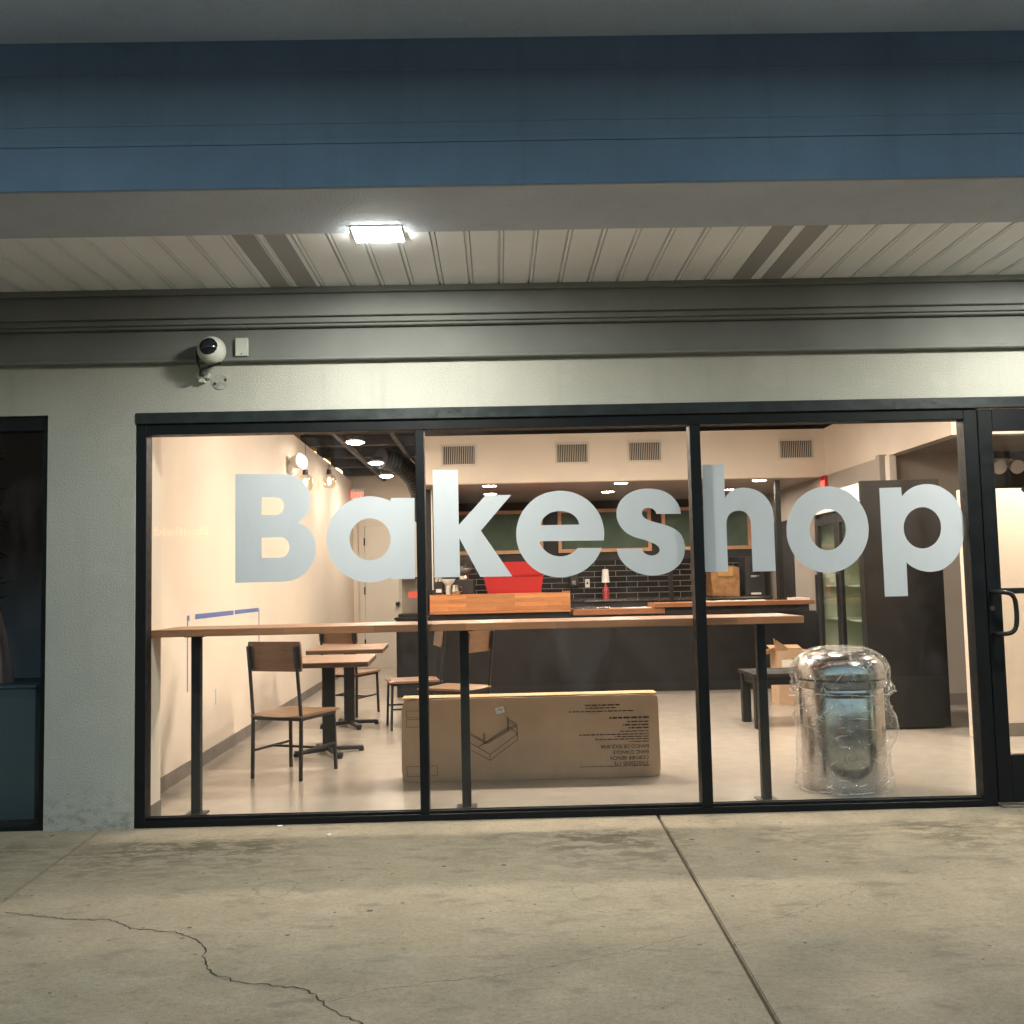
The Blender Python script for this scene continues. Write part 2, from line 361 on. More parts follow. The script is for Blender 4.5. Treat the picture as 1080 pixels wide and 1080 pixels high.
df = N(nt, 'ShaderNodeBsdfDiffuse', i_Color=(.85, .83, .8, 1)); tr = N(nt, 'ShaderNodeBsdfTransparent')
ms = N(nt, 'ShaderNodeMixShader', i_0=.45); L(nt, gl.outputs[0], ms.inputs[1]); L(nt, df.outputs[0], ms.inputs[2])
lw = N(nt, 'ShaderNodeLayerWeight', i_Blend=.35); L(nt, bp.outputs[0], lw.inputs['Normal'])
f = math_(nt, 'ADD', math_(nt, 'MULTIPLY', ridge, .32), math_(nt, 'ADD', math_(nt, 'MULTIPLY', math_(nt, 'POWER', lw.outputs['Facing'], 2.3), .6), .048), True)
mm = N(nt, 'ShaderNodeMixShader'); L(nt, f, mm.inputs[0]); L(nt, tr.outputs[0], mm.inputs[1]); L(nt, ms.outputs[0], mm.inputs[2]); L(nt, mm.outputs[0], out.inputs[0])
M['film'] = m
m, nt, b = newmat('plastic_fold'); nt.nodes.remove(b); out = nt.nodes['Material Output']
gl = N(nt, 'ShaderNodeBsdfGlossy', i_Roughness=.15); df = N(nt, 'ShaderNodeBsdfDiffuse', i_Color=(.9, .89, .87, 1)); tr = N(nt, 'ShaderNodeBsdfTransparent')
a_ = N(nt, 'ShaderNodeMixShader', i_0=.6); L(nt, gl.outputs[0], a_.inputs[1]); L(nt, df.outputs[0], a_.inputs[2])
b_ = N(nt, 'ShaderNodeMixShader'); L(nt, ramp(nt, noise(nt, coords(nt), 14, 2), [(.35, .2), (.65, .8)]), b_.inputs[0]); L(nt, tr.outputs[0], b_.inputs[1]); L(nt, a_.outputs[0], b_.inputs[2]); L(nt, b_.outputs[0], out.inputs[0])
M['fold'] = m
SKY = 0.15; EXPO = 1.6
LETTERS = {  # outlines of the window lettering, millimetres in the plane of the glass
 'B': [[(-1571,2071),(-1289,2065),(-1247,2062),(-1200,2046),(-1158,2012),(-1132,1969),(-1121,1918),(-1123,1875),(-1138,1825),(-1163,1794),(-1195,1769),(-1156,1751),(-1121,1718),(-1098,1675),(-1088,1624),(-1093,1575),(-1111,1525),(-1144,1476),(-1186,1442),(-1229,1424),(-1279,1417),(-1328,1417),(-1572,1416)],[(-1412,1926),(-1333,1925),(-1304,1918),(-1284,1900),(-1280,1871),(-1287,1843),(-1306,1825),(-1333,1819),(-1413,1820)],[(-1413,1683),(-1305,1683),(-1277,1677),(-1256,1657),(-1248,1624),(-1255,1592),(-1274,1570),(-1306,1562),(-1412,1562)]],
 'a': [[(-635,1906),(-493,1905),(-498,1417),(-641,1418),(-642,1431),(-666,1420),(-691,1411),(-718,1405),(-744,1402),(-771,1401),(-798,1404),(-825,1409),(-851,1416),(-876,1427),(-899,1440),(-922,1455),(-942,1472),(-961,1492),(-978,1513),(-992,1536),(-1004,1560),(-1014,1586),(-1020,1612),(-1024,1639),(-1026,1666),(-1024,1692),(-1019,1719),(-1012,1745),(-1002,1770),(-990,1794),(-975,1816),(-958,1837),(-939,1856),(-918,1873),(-895,1887),(-871,1899),(-845,1909),(-819,1915),(-792,1919),(-765,1921),(-738,1919),(-711,1914),(-685,1907),(-660,1897),(-636,1885)],[(-640,1657),(-642,1641),(-645,1625),(-650,1609),(-658,1595),(-667,1581),(-678,1569),(-690,1558),(-703,1550),(-718,1543),(-733,1538),(-749,1535),(-765,1534),(-781,1535),(-797,1539),(-812,1545),(-827,1552),(-840,1562),(-852,1573),(-863,1585),(-871,1599),(-878,1614),(-883,1630),(-886,1646),(-887,1663),(-886,1679),(-883,1695),(-877,1711),(-870,1725),(-861,1739),(-850,1751),(-838,1762),(-824,1771),(-810,1778),(-794,1783),(-779,1786),(-762,1786),(-746,1785),(-730,1781),(-715,1776),(-701,1768),(-687,1759),(-675,1747),(-665,1735),(-656,1721),(-649,1706),(-644,1690),(-641,1674)]],
 'k': [[(-382,2073),(-228,2070),(-229,1735),(-63,1912),(90,1910),(-97,1698),(87,1419),(-105,1420),(-227,1655),(-227,1421),(-380,1423)]],
 'e': [[(630,1578),(619,1553),(606,1530),(591,1508),(573,1488),(553,1470),(532,1453),(509,1439),(485,1428),(459,1419),(433,1412),(407,1408),(380,1407),(353,1408),(326,1412),(300,1419),(275,1428),(251,1440),(228,1454),(207,1470),(187,1489),(170,1509),(155,1531),(142,1554),(131,1578),(124,1604),(118,1630),(116,1656),(116,1683),(119,1709),(125,1735),(133,1761),(144,1785),(157,1808),(173,1830),(191,1850),(211,1868),(232,1885),(255,1899),(280,1910),(305,1919),(332,1925),(359,1929),(386,1930),(413,1928),(440,1924),(466,1917),(491,1907),(515,1895),(538,1880),(559,1864),(578,1845),(595,1824),(610,1802),(623,1779),(633,1754),(640,1728),(645,1702),(647,1676),(646,1649),(643,1623),(267,1627),(254,1620),(259,1609),(264,1599),(271,1589),(278,1580),(286,1571),(295,1563),(304,1556),(314,1550),(324,1545),(335,1540),(346,1537),(358,1535),(369,1533),(381,1533),(393,1533),(405,1535),(416,1537),(427,1541),(438,1545),(448,1551),(458,1557),(468,1564),(477,1572),(485,1581)],[(266,1723),(268,1737),(273,1750),(280,1762),(290,1773),(302,1783),(316,1792),(331,1799),(348,1803),(366,1806),(384,1807),(402,1806),(420,1802),(436,1796),(451,1789),(465,1780),(476,1769),(485,1758),(492,1745),(496,1732),(497,1722)]],
 's': [[(1116,1774),(1108,1817),(1087,1856),(1053,1892),(1009,1917),(965,1928),(920,1932),(869,1928),(817,1912),(775,1885),(745,1851),(729,1813),(725,1774),(732,1736),(753,1697),(784,1665),(822,1643),(859,1630),(885,1623),(916,1611),(954,1594),(976,1575),(980,1555),(971,1540),(952,1529),(926,1526),(901,1533),(882,1547),(873,1569),(719,1571),(729,1532),(750,1494),(784,1458),(828,1430),(872,1414),(922,1406),(973,1408),(1025,1421),(1070,1446),(1103,1477),(1124,1517),(1131,1555),(1131,1594),(1118,1638),(1091,1671),(1053,1695),(1009,1712),(984,1719),(946,1730),(914,1742),(889,1759),(878,1781),(882,1800),(900,1811),(923,1814),(945,1808),(960,1794),(966,1777)]],
 'h': [[(1254,2071),(1388,2070),(1386,1864),(1403,1886),(1434,1912),(1472,1924),(1510,1925),(1554,1917),(1599,1897),(1635,1866),(1659,1828),(1673,1791),(1678,1746),(1677,1416),(1538,1416),(1538,1696),(1536,1726),(1524,1756),(1500,1779),(1471,1786),(1437,1782),(1410,1765),(1394,1737),(1389,1703),(1389,1419),(1250,1420)]],
 'o': [[(2253,1655),(2250,1629),(2246,1604),(2238,1579),(2229,1555),(2217,1532),(2204,1511),(2188,1490),(2171,1472),(2152,1455),(2131,1440),(2110,1428),(2087,1417),(2064,1409),(2040,1403),(2015,1400),(1991,1399),(1966,1401),(1942,1405),(1919,1412),(1896,1421),(1875,1433),(1854,1446),(1835,1462),(1818,1479),(1802,1499),(1789,1520),(1777,1542),(1768,1565),(1760,1589),(1755,1614),(1753,1640),(1753,1665),(1755,1691),(1760,1716),(1767,1741),(1776,1765),(1788,1788),(1801,1810),(1817,1830),(1834,1849),(1853,1866),(1873,1881),(1895,1894),(1918,1904),(1941,1913),(1965,1918),(1990,1922),(2015,1923),(2039,1921),(2063,1916),(2087,1910),(2110,1900),(2131,1889),(2152,1875),(2171,1859),(2188,1842),(2204,1822),(2218,1801),(2229,1779),(2239,1755),(2246,1731),(2250,1706),(2253,1681)],[(2114,1657),(2112,1641),(2109,1625),(2104,1609),(2096,1595),(2088,1582),(2078,1570),(2066,1559),(2054,1550),(2041,1543),(2027,1538),(2012,1536),(1998,1535),(1984,1536),(1970,1540),(1956,1545),(1943,1553),(1932,1562),(1922,1573),(1913,1585),(1905,1599),(1899,1614),(1895,1629),(1893,1645),(1893,1661),(1895,1678),(1898,1694),(1904,1709),(1911,1723),(1919,1737),(1929,1749),(1941,1759),(1953,1768),(1966,1775),(1980,1780),(1995,1783),(2009,1784),(2024,1783),(2038,1779),(2051,1773),(2064,1766),(2075,1757),(2086,1746),(2095,1733),(2102,1719),(2108,1705),(2112,1689),(2114,1673)]],
 'p': [[(2330,1906),(2464,1908),(2465,1852),(2497,1883),(2543,1910),(2589,1922),(2631,1924),(2687,1913),(2738,1885),(2781,1847),(2812,1794),(2831,1733),(2836,1666),(2832,1606),(2813,1539),(2784,1484),(2744,1440),(2689,1404),(2644,1393),(2599,1392),(2547,1404),(2503,1426),(2473,1451),(2472,1248),(2332,1248)],[(2696,1656),(2694,1640),(2690,1624),(2685,1608),(2677,1594),(2668,1580),(2658,1568),(2646,1558),(2633,1549),(2619,1542),(2605,1537),(2590,1534),(2575,1533),(2560,1535),(2545,1538),(2531,1544),(2518,1551),(2506,1561),(2496,1572),(2486,1584),(2479,1598),(2473,1613),(2469,1628),(2467,1645),(2467,1661),(2468,1677),(2472,1693),(2478,1709),(2485,1723),(2494,1737),(2505,1749),(2517,1760),(2530,1768),(2543,1775),(2558,1780),(2573,1783),(2588,1784),(2603,1783),(2617,1779),(2631,1774),(2644,1766),(2656,1757),(2667,1746),(2676,1733),(2684,1719),(2690,1704),(2694,1689),(2696,1672)]],
}

# ------------------------------------------------------------------ text and lettering
FACE_S = Matrix(((1, 0, 0), (0, 0, -1), (0, 1, 0)))            # read by someone looking along +y
FLIP_S = Matrix(((-1, 0, 0), (0, 0, -1), (0, -1, 0)))          # the same, upside down
FACE_N = Matrix(((-1, 0, 0), (0, 0, 1), (0, 1, 0)))            # read by someone looking along -y
FACE_W = Matrix(((0, 0, -1), (-1, 0, 0), (0, 1, 0)))           # read by someone looking along +x
def curve_mesh(cu):
    ob = bpy.data.objects.new('tmp', cu); COL.objects.link(ob)
    dg = bpy.context.evaluated_depsgraph_get()
    me = bpy.data.meshes.new_from_object(ob.evaluated_get(dg)); bpy.data.objects.remove(ob); bpy.data.curves.remove(cu)
    return me
def text(name, s, size, pos, rot, mat, parent=None, ext=.0004, bold=0.0, width=None, align='LEFT'):
    cu = bpy.data.curves.new('tmp', 'FONT'); cu.body = s; cu.size = size; cu.extrude = ext; cu.offset = bold; cu.align_x = align
    me = curve_mesh(cu); me.name = name; me.materials.clear(); me.materials.append(mat)
    k = 1
    if width:
        xs = [v.co.x for v in me.vertices]; k = width / (max(xs) - min(xs))
    o = org(parent) if parent else Vector()
    for v in me.vertices:
        v.co.x *= k; v.co = rot @ v.co + Vector(pos) - o
    ob = bpy.data.objects.new(name, me); COL.objects.link(ob)
    if parent: ob.parent = parent
    return ob
def smooth_outline(p, n=4, corner=33):
    m = len(p); p = [Vector((a, b)) for a, b in p]; out = []
    def iscorner(i):
        a, b = p[i] - p[i - 1], p[(i + 1) % m] - p[i]
        if a.length < 1e-6 or b.length < 1e-6: return True
        return math.degrees(abs(a.angle(b))) > corner or max(a.length, b.length) > 3.2 * min(a.length, b.length) + .06
    cr = [iscorner(i) for i in range(m)]
    for i in range(m):
        a, b = p[i], p[(i + 1) % m]; j = (i + 1) % m
        out.append(a)
        if (b - a).length > .13 or (cr[i] and cr[j]): continue
        t0 = (b - p[i - 1]) * .5 if not cr[i] else (b - a); t1 = (p[(j + 1) % m] - a) * .5 if not cr[j] else (b - a)
        for k in range(1, n):
            t = k / n; out.append((2*t**3 - 3*t*t + 1) * a + (t**3 - 2*t*t + t) * t0 + (-2*t**3 + 3*t*t) * b + (t**3 - t*t) * t1)
    return out
def letter_mesh(contours, y, th, off):
    cu = bpy.data.curves.new('tmp', 'CURVE'); cu.dimensions = '2D'; cu.fill_mode = 'BOTH'; cu.extrude = th / 2
    for c in contours:
        q = smooth_outline([(a / 1000, b / 1000) for a, b in c])
        s = cu.splines.new('POLY'); s.points.add(len(q) - 1); s.use_cyclic_u = True
        for k, v in enumerate(q): s.points[k].co = (v.x, v.y, 0, 1)
    me = curve_mesh(cu)
    for v in me.vertices: v.co = Vector((v.co.x, y - v.co.z, v.co.y)) - off
    return me

# ------------------------------------------------------------------ ground
YF = -7.6
sidewalk = thing('sidewalk', 'pale concrete pavement with joints and cracks before the shop', 'sidewalk'); struct(sidewalk)
del sidewalk['category']
def slab(poly):
    mb = MB(); inner = poly
    mb.prism(poly, lambda p: (p[0], p[1], -.16), lambda p: (p[0], p[1], 0))
    top = [e for e in mb.bm.edges if all(abs(v.co.z) < 1e-5 for v in e.verts)]
    bmesh.ops.bevel(mb.bm, geom=top, offset=.005, segments=2, affect='EDGES')
    return mb.build('slab', M['concrete'], sidewalk)
def jl(y): return -2.336 - .0645 * (y + .02) * 1.0
def jr(y): return .909 + .0268 * y
Y0, Y1 = .10, YF
g = .0045
slab([(-14, Y0), (-14, Y1), (jl(Y1) - g, Y1), (jl(Y0) - g, Y0)])
slab([(jl(Y0) + g * .6, Y0), (jl(Y1) + g * .6, Y1), (jr(Y1) - g * 1.5, Y1), (jr(Y0) - g * 1.5, Y0)])
slab([(jr(Y0) + g * 1.3, Y0), (jr(Y1) + g * 1.3, Y1), (4.6, Y1), (4.6, Y0)])
slab([(4.61, Y0), (4.61, Y1), (16, Y1), (16, Y0)])
MB().box(-14, 16, YF + .02, Y0, -.20, -.055).build('joint_dirt', M['soil'], sidewalk)
def crack(pts, w, seed):
    rnd = random.Random(seed); P = [Vector((a, b, 0)) for a, b in pts]; fine = []
    for a, b in zip(P, P[1:]):
        n = max(2, int((b - a).length / .022)); d = (b - a).normalized(); s = Vector((-d.y, d.x, 0))
        for k in range(n): fine.append(a.lerp(b, k / n) + s * rnd.uniform(-.009, .009))
    fine.append(P[-1]); mb = MB(); prev = None
    for k, p in enumerate(fine):
        d = (fine[min(k + 1, len(fine) - 1)] - fine[max(k - 1, 0)]).normalized(); s = Vector((-d.y, d.x, 0))
        ww = w * rnd.uniform(.35, 1.25) * (.2 if k in (0, len(fine) - 1) else 1)
        q = (mb.bm.verts.new((p + s * ww).to_tuple()[:2] + (.0015,)), mb.bm.verts.new((p - s * ww).to_tuple()[:2] + (.0015,)))
        if prev: mb.bm.faces.new((prev[0], prev[1], q[1], q[0]))
        prev = q
    mb.build('crack', M['crackdark'], sidewalk)
crack([(-2.19, -1.46), (-1.925, -1.557), (-1.80, -1.60), (-1.66, -1.60), (-1.533, -1.728), (-1.341, -1.775), (-1.22, -1.87), (-1.155, -1.99), (-1.127, -2.10), (-1.064, -2.219), (-.944, -2.313), (-.716, -2.379), (-.635, -2.463), (-.571, -2.564), (-.463, -2.677), (-.40, -2.95)], .0036, 3)
crack([(-.60, -2.50), (-.419, -2.407), (-.211, -2.357), (.02, -2.315), (.227, -2.225), (.446, -2.129), (.69, -1.985), (.835, -1.93)], .0014, 4)
crack([(.90, -1.92), (1.113, -1.80), (1.30, -1.68), (1.361, -1.608), (1.50, -1.53), (1.61, -1.40)], .0013, 5)
struct(MB().box(-160, 160, -160, YF, -.34, -.15).build('parking_lot', M['asphalt']))
for (x, y, a, lab) in ((-1.293, -.03, .4, 'small white paper scrap against the window sill'), (-.968, -.27, 1.1, 'small white paper scrap lying out from the sill on the concrete')):
    mb = MB().box(-.016, .016, -.010, .010, 0, .007, .002, Matrix.Rotation(a, 4, 'Z'))
    o = mb.build('paper_scrap', M['litter']); o.location = (x, y, .001); tag(o, lab, 'litter', 'paper scraps on the pavement')

# ------------------------------------------------------------------ the building and its shell
B = thing('shop_building', 'grey stucco shop with blue canopy beam and lettered bakery window', 'building')
w = MB()
w.box(-2.670, -2.150, 0, .30, 0, 2.440)                        # pier between the shops
w.box(-9, 9, 0, .13, 2.440, 3.40)                              # wall over the windows
w.box(-9, -5.3, 0, .30, 0, 2.440); w.box(3.96, 9, 0, .30, 0, 2.440)
w.build('facade_wall', M['stucco'], B)
t = MB()
def band(z0, z1, d, bev=.004): t.box(-9, 9, -d, .0, z0, z1, bev)
band(2.738, 2.760, .052); band(2.760, 2.935, .034); band(2.935, 2.952, .075); band(2.952, 2.985, .095); band(2.985, 3.118, .125); band(3.118, 3.152, .155)
t.build('trim_band', M['trim'], B)
# soffit of narrow vinyl planks with V grooves
ZS = 3.150; s = MB(); pitch = .1745; x = -8.5; pr = []
xs0 = -.138 - pitch * 60
poly = []
k = 0
while xs0 + k * pitch < 9:
    a = xs0 + k * pitch
    poly += [(a, ZS), (a + .003, ZS + .022), (a + .010, ZS + .022), (a + .013, ZS), (a + .026, ZS), (a + .0295, ZS + .017), (a + .033, ZS)]
    k += 1
poly = [p for p in poly if -8.8 < p[0] < 8.8]
prev = None
for p in poly:
    q = (s.bm.verts.new((p[0], -1.06, p[1])), s.bm.verts.new((p[0], -.10, p[1])))
    if prev: s.bm.faces.new((prev[0], prev[1], q[1], q[0]))
    prev = q
s.box(-8.8, 8.8, -1.06, -.10, ZS + .03, ZS + .06)
soffit = s.build('soffit', M['soffit'], B)
for (a, b_) in ((-1.300, -1.190), (-1.142, -1.030), (1.428, 1.536), (1.597, 1.713), (-4.05, -3.94), (4.2, 4.31)):
    MB().box(a, b_, -1.055, -.157, ZS - .003, ZS + .002).build('vent_strip', M['perf'], soffit)
c = MB(); c.box(-9, 9, -1.615, -1.048, 3.143, 3.40, .006); c.build('canopy_beam', M['beam'], B)
f = MB(); f.box(-9, 9, -1.622, -1.612, 3.146, 3.345, .003); f.box(-9, 9, -1.6255, -1.612, 3.345, 3.372, .0015); f.box(-9, 9, -1.6235, -1.612, 3.372, 3.436, .0015)
f.box(-9, 9, -1.6255, -1.612, 3.436, 3.450, .0015); f.box(-9, 9, -1.6225, -1.612, 3.450, 3.676, .0015); f.box(-9, 9, -1.6255, -1.612, 3.676, 3.690, .0015); f.box(-9, 9, -1.6235, -1.612, 3.690, 3.83, .0015)
f.build('fascia_board', M['fascia'], B)
e = MB(); e.box(-9, 9, -2.75, -1.60, 3.825, 4.25, .01); e.box(-9, 9, -1.60, 13, 4.0, 4.2); e.build('eave', M['eave'], B)

# storefront window: frame, mullions, panes, lettering
fr = MB()
FY0, FY1 = .012, .115
fr.box(-2.150, -2.088, FY0, FY1, 0, 2.375, .003); fr.box(2.846, 2.928, FY0, FY1, 0, 2.375, .003)
fr.box(-2.088, 2.846, FY0, FY1, 0, .040, .003); fr.box(-2.088, 2.846, FY0, FY1, 2.312, 2.375, .003)
fr.box(-2.088, 2.846, .030, .045, .040, .056, .002); fr.box(-2.088, 2.846, .066, .081, .040, .056, .002)
win = fr.build('storefront_window', M['black'], B)
MB().box(-2.152, 3.93, -.006, .115, 2.375, 2.443, .004).build('head_flashing', M['black_top'], win)
for a, b_ in ((-.481, -.429), (1.176, 1.240)):
    MB().box(a, b_, FY0 - .002, FY1 + .002, .040, 2.312, .003).build('mullion', M['black'], win)
for a, b_ in ((-2.088, -.481), (-.429, 1.176), (1.240, 2.846)):
    MB().box(a, b_, .050, .056, .042, 2.312).build('pane', M['glass'], win)
for k in 'Bakeshop':
    me = letter_mesh(LETTERS[k], .0588, .0008, Vector()); me.name = 'letter'; me.materials.clear(); me.materials.append(M['vinyl'])
    o = bpy.data.objects.new('letter', me); COL.objects.link(o); o.parent = win; o['label'] = 'pale vinyl letter %s of the window lettering' % k
# entrance door
d = MB(); d.box(2.934, 3.020, .014, .062, .02, 2.368, .003); d.box(3.80, 3.886, .014, .062, .02, 2.368, .003)
d.box(3.020, 3.80, .014, .062, 2.238, 2.368, .003); d.box(3.020, 3.80, .014, .062, .02, .298, .003)
door = d.build('entrance_door', M['black'], B)
MB().box(3.892, 3.960, .012, .115, 0, 2.375, .003).build('jamb', M['black'], door)
MB().box(3.020, 3.80, .034, .040, .298, 2.238).build('pane', M['glass'], door)
MB().box(2.93, 3.90, -.03, .11, .002, .013, .002).build('threshold', M['rust'], door)
h = MB(); hp = [(2.955, .012, 1.268), (2.955, -.045, 1.268)]
hh = [(2.957, .014, 1.262), (2.957, -.060, 1.262), (3.02, -.080, 1.258), (3.050, -.080, 1.225), (3.055, -.080, 1.14), (3.050, -.080, 1.055), (3.02, -.080, 1.018), (2.957, -.060, 1.014), (2.957, .014, 1.014)]
sm = []
for a, b_ in zip(hh, hh[1:]):
    for q in range(4): sm.append(Vector(a).lerp(Vector(b_), q / 4))
sm.append(Vector(hh[-1])); sm2 = list(sm)
for it in range(3):
    sm2 = [sm2[0]] + [(sm2[i - 1] + sm2[i] * 2 + sm2[i + 1]) / 4 for i in range(1, len(sm2) - 1)] + [sm2[-1]]
h.tube(sm2, .0135, 12); h.build('handle', M['iron'], door, 60)
MB().cyl((2.955, .015, 1.165), (2.955, .006, 1.165), .016).build('lock', M['chrome'], door, 60)
MB().box(3.025, 3.795, .085, .112, 1.247, 1.283, .006).build('push_bar', M['iron'], door)
MB().prism([(3.185, 1.878), (3.24, 1.933), (3.295, 1.878), (3.24, 1.823)], lambda p: (p[0], .0412, p[1]), lambda p: (p[0], .0425, p[1])).build('sticker', M['blackink'], door)
MB().cyl((3.212, .0430, 1.876), (3.212, .0436, 1.876), .010).build('sticker_mark', M['paper'], door)

# next door's window
n_ = MB(); n_.box(-5.3, -2.670, .02, .115, 2.352, 2.440, .003); n_.box(-2.708, -2.670, .02, .115, 0, 2.352, .003); n_.box(-5.3, -2.708, .02, .115, 0, .028, .003); n_.box(-5.3, -5.24, .02, .115, .028, 2.352, .003)
n_.box(-4.02, -3.96, .02, .115, .028, 2.352, .003)
nw = n_.build('neighbour_window', M['black'], B)
MB().box(-5.24, -2.708, .050, .056, .028, 2.352).build('pane', M['glass'], nw)
r = MB(); r.box(-5.3, -2.68, 3.0, 3.1, 0, 3.0); r.box(-5.4, -5.3, .3, 3.1, 0, 3.0); r.box(-2.72, -2.68, .3, 3.0, 0, 3.0); r.box(-5.4, -2.68, .3, 3.1, 3.0, 3.1)
r.build('neighbour_room', M['nroom'], B)

# interior shell
def LW(y): return -2.318 - .0165 * y
YB = 11.4
flo = MB(); flo.box(-2.72, 8.1, .10, YB + .3, -.15, .003); struct(flo.build('floor', M['floor']))
fn = MB(); fn.box(-5.4, -2.72, .10, 3.1, -.15, .003); struct(fn.build('neighbour_floor', M['charcoal']))
iw = MB()
iw.prism([(LW(.3), .3), (LW(YB), YB), (-2.67, YB), (-2.67, .3)], lambda p: (p[0], p[1], .003), lambda p: (p[0], p[1], 3.22))
iw.build('side_wall', M['beige'], B)
MB().box(-2.45, -2.095, .118, .30, .003, 2.44).build('wall_return', M['beige'], B)
MB().box(-2.094, -2.089, .117, .30, .003, .105).build('return_baseboard', M['base'], B)
MB().box(-2.67, 8.0, .131, .15, 2.44, 3.40).build('inner_header', M['beige'], B)
bw = MB(); bw.box(-2.67, 8.0, YB, YB + .12, .003, 3.4); bw.build('rear_wall', M['beige'], B)
MB().prism([(LW(.3) + .012, .3), (LW(YB) + .012, YB - .001), (LW(YB) - .01, YB - .001), (LW(.3) - .01, .3)], lambda p: (p[0], p[1], .003), lambda p: (p[0], p[1], .105)).build('baseboard', M['base'], B)
MB().box(-1.60, -.98, YB - .012, YB, .003, .105).build('rear_baseboard', M['base'], B)
# open dark deck with joists
ce = MB(); ce.box(-2.67, 8.0, .15, YB + .12, 3.40, 3.5)
ce.build('ceiling_deck', M['deck'], B)
jo = MB()
for y in (1.4, 2.6, 3.8, 5.0, 6.1): jo.box(-2.6, 8.0, y - .03, y + .03, 3.27, 3.399)
for y in (7.3, 8.5, 9.7, 10.9): jo.box(-2.6, -.95, y - .03, y + .03, 3.27, 3.399)
for x_ in (-1.95, -1.25): jo.box(x_ - .03, x_ + .03, .5, YB, 3.222, 3.268)
jo.build('ceiling_joists', M['deck'], B)
XK0, XK1, YK, YKB, ZK = -.97, 4.20, 6.6, 9.62, 2.655
MB().box(XK0, XK1, YK, YK + .12, ZK, 3.27).build('bulkhead', M['beige'], B)
MB().box(XK1, XK1 + .12, 3.08, YK + .12, ZK, 3.27).build('bulkhead_return', M['beige'], B)
MB().box(XK1 + .12, 8.0, 3.08, 3.20, ZK, 3.27).build('bulkhead_front', M['beige'], B)
MB().box(XK0, XK1 + .02, YK + .12, YKB, ZK - .001, ZK + .1).build('kitchen_ceiling', M['kceil'], B)
MB().box(XK1 + .02, 8.0, 3.20, YKB, ZK + .02, ZK + .1).build('alcove_ceiling', M['kceil'], B)
MB().box(XK0 - .1, XK1 + .1, YKB, YKB + .1, .003, 2.75).build('kitchen_rear_wall', M['dark'], B)
MB().box(XK0, XK0 + .10, YK + .65, YKB, .003, ZK - .002).build('kitchen_side_wall', M['dark'], B)
MB().box(XK0 + .101, XK0 + .118, YK + .64, YK + .66, 1.32, ZK - .003).build('bright_edge_strip', M['whitepaint'], B)  # added white strip stands in for light on the wall's end edge
MB().box(XK0 + .1, XK1 - .004, YKB - .014, YKB, 1.12, 1.715).build('tile_splashback', M['tile'], B)
MB().box(4.16, 4.28, 4.72, YKB, .003, ZK - .002).build('kitchen_right_wall', M['taupe'], B)
MB().box(4.145, 4.16, 7.95, 8.85, .003, 2.2).build('kitchen_dark_door', M['dark'], B)
MB().box(4.12, 5.0, 4.62, 4.72, .003, ZK + .02).build('alcove_wall', M['taupe'], B)
MB().box(4.12, 5.0, 4.604, 4.62, .003, .12).build('alcove_baseboard', M['base'], B)
MB().box(5.0, 8.0, 4.60, 4.72, .003, ZK + .02).build('alcove_dark_wall', M['dark'], B)
MB().box(4.175, 4.245, 4.48, 4.60, .003, ZK - .002).build('casing', M['whitepaint'], B)
pw = MB(); pw.box(4.0, 8.0, 2.50, 2.62, .003, 2.10); pw.build('half_wall', M['beige'], B)
MB().box(3.992, 4.04, 2.47, 2.50, .003, 2.105).build('half_wall_trim', M['whitepaint'], B)
MB().box(4.045, 8.0, 2.488, 2.50, .003, .112).build('half_wall_baseboard', M['base'], B)
MB().box(3.985, 4.05, 2.456, 2.47, .003, .112).build('half_wall_end_base', M['base'], B)
MB().box(8.0, 8.1, .30, YB, .003, 3.5).build('far_side_wall', M['beige'], B)
# rear door with frame
rd = MB(); rd.box(-2.30, -1.69, YB - .03, YB, .003, 2.43); rdo = rd.build('rear_door', M['whitepaint'], B)
cf = MB(); cf.box(-2.40, -2.305, YB - .045, YB, .003, 2.53); cf.box(-1.685, -1.60, YB - .045, YB, .003, 2.53); cf.box(-2.305, -1.685, YB - .045, YB, 2.435, 2.53); cf.build('door_frame', M['whitepaint'], rdo)
for z in (.35, 1.25, 2.1): MB().box(-2.318, -2.298, YB - .06, YB - .03, z, z + .13).build('hinge', M['iron'], rdo)
MB().cyl((-1.74, YB - .03, 1.08), (-1.74, YB - .10, 1.08), .035).build('knob', M['iron'], rdo, 60)

# ------------------------------------------------------------------ on the facade
t = thing('canopy_light', 'glaring white LED flood light under the canopy beam', 'canopy light', (-.565, -1.045, ZS), group='canopy lights')
MB().box(-.690, -.440, -1.152, -.938, ZS - .0135, ZS - .003, .002).build('housing', M['white'], t)
MB().box(-.684, -.446, -1.146, -.944, ZS - .0165, ZS - .0140, .001).build('lens', M['led'], t)
t2 = copy_tree(t); t2.location = (3.35, -1.045, ZS); t2['label'] = 'second LED flood light under the canopy, beyond the shop door'
t = thing('security_camera', 'white ball security camera with dark lens on black bracket above the window', 'security camera', (-1.65, -.13, 2.78))
MB().sphere((-1.655, -.14, 2.782), .083).build('body', M['camwhite'], t, True)
ln = MB(); ln.sphere((-1.656, -.170, 2.787), .0625); ln.build('lens', M['dome'], t, True)
bk = MB(); bk.tube([(-1.735, -.03, 2.655), (-1.735, -.10, 2.648), (-1.72, -.135, 2.67), (-1.738, -.14, 2.72), (-1.742, -.14, 2.78)], .008); bk.tube([(-1.72, -.135, 2.67), (-1.66, -.15, 2.687), (-1.60, -.14, 2.705)], .008)
bk.build('bracket', M['iron'], t, 60)
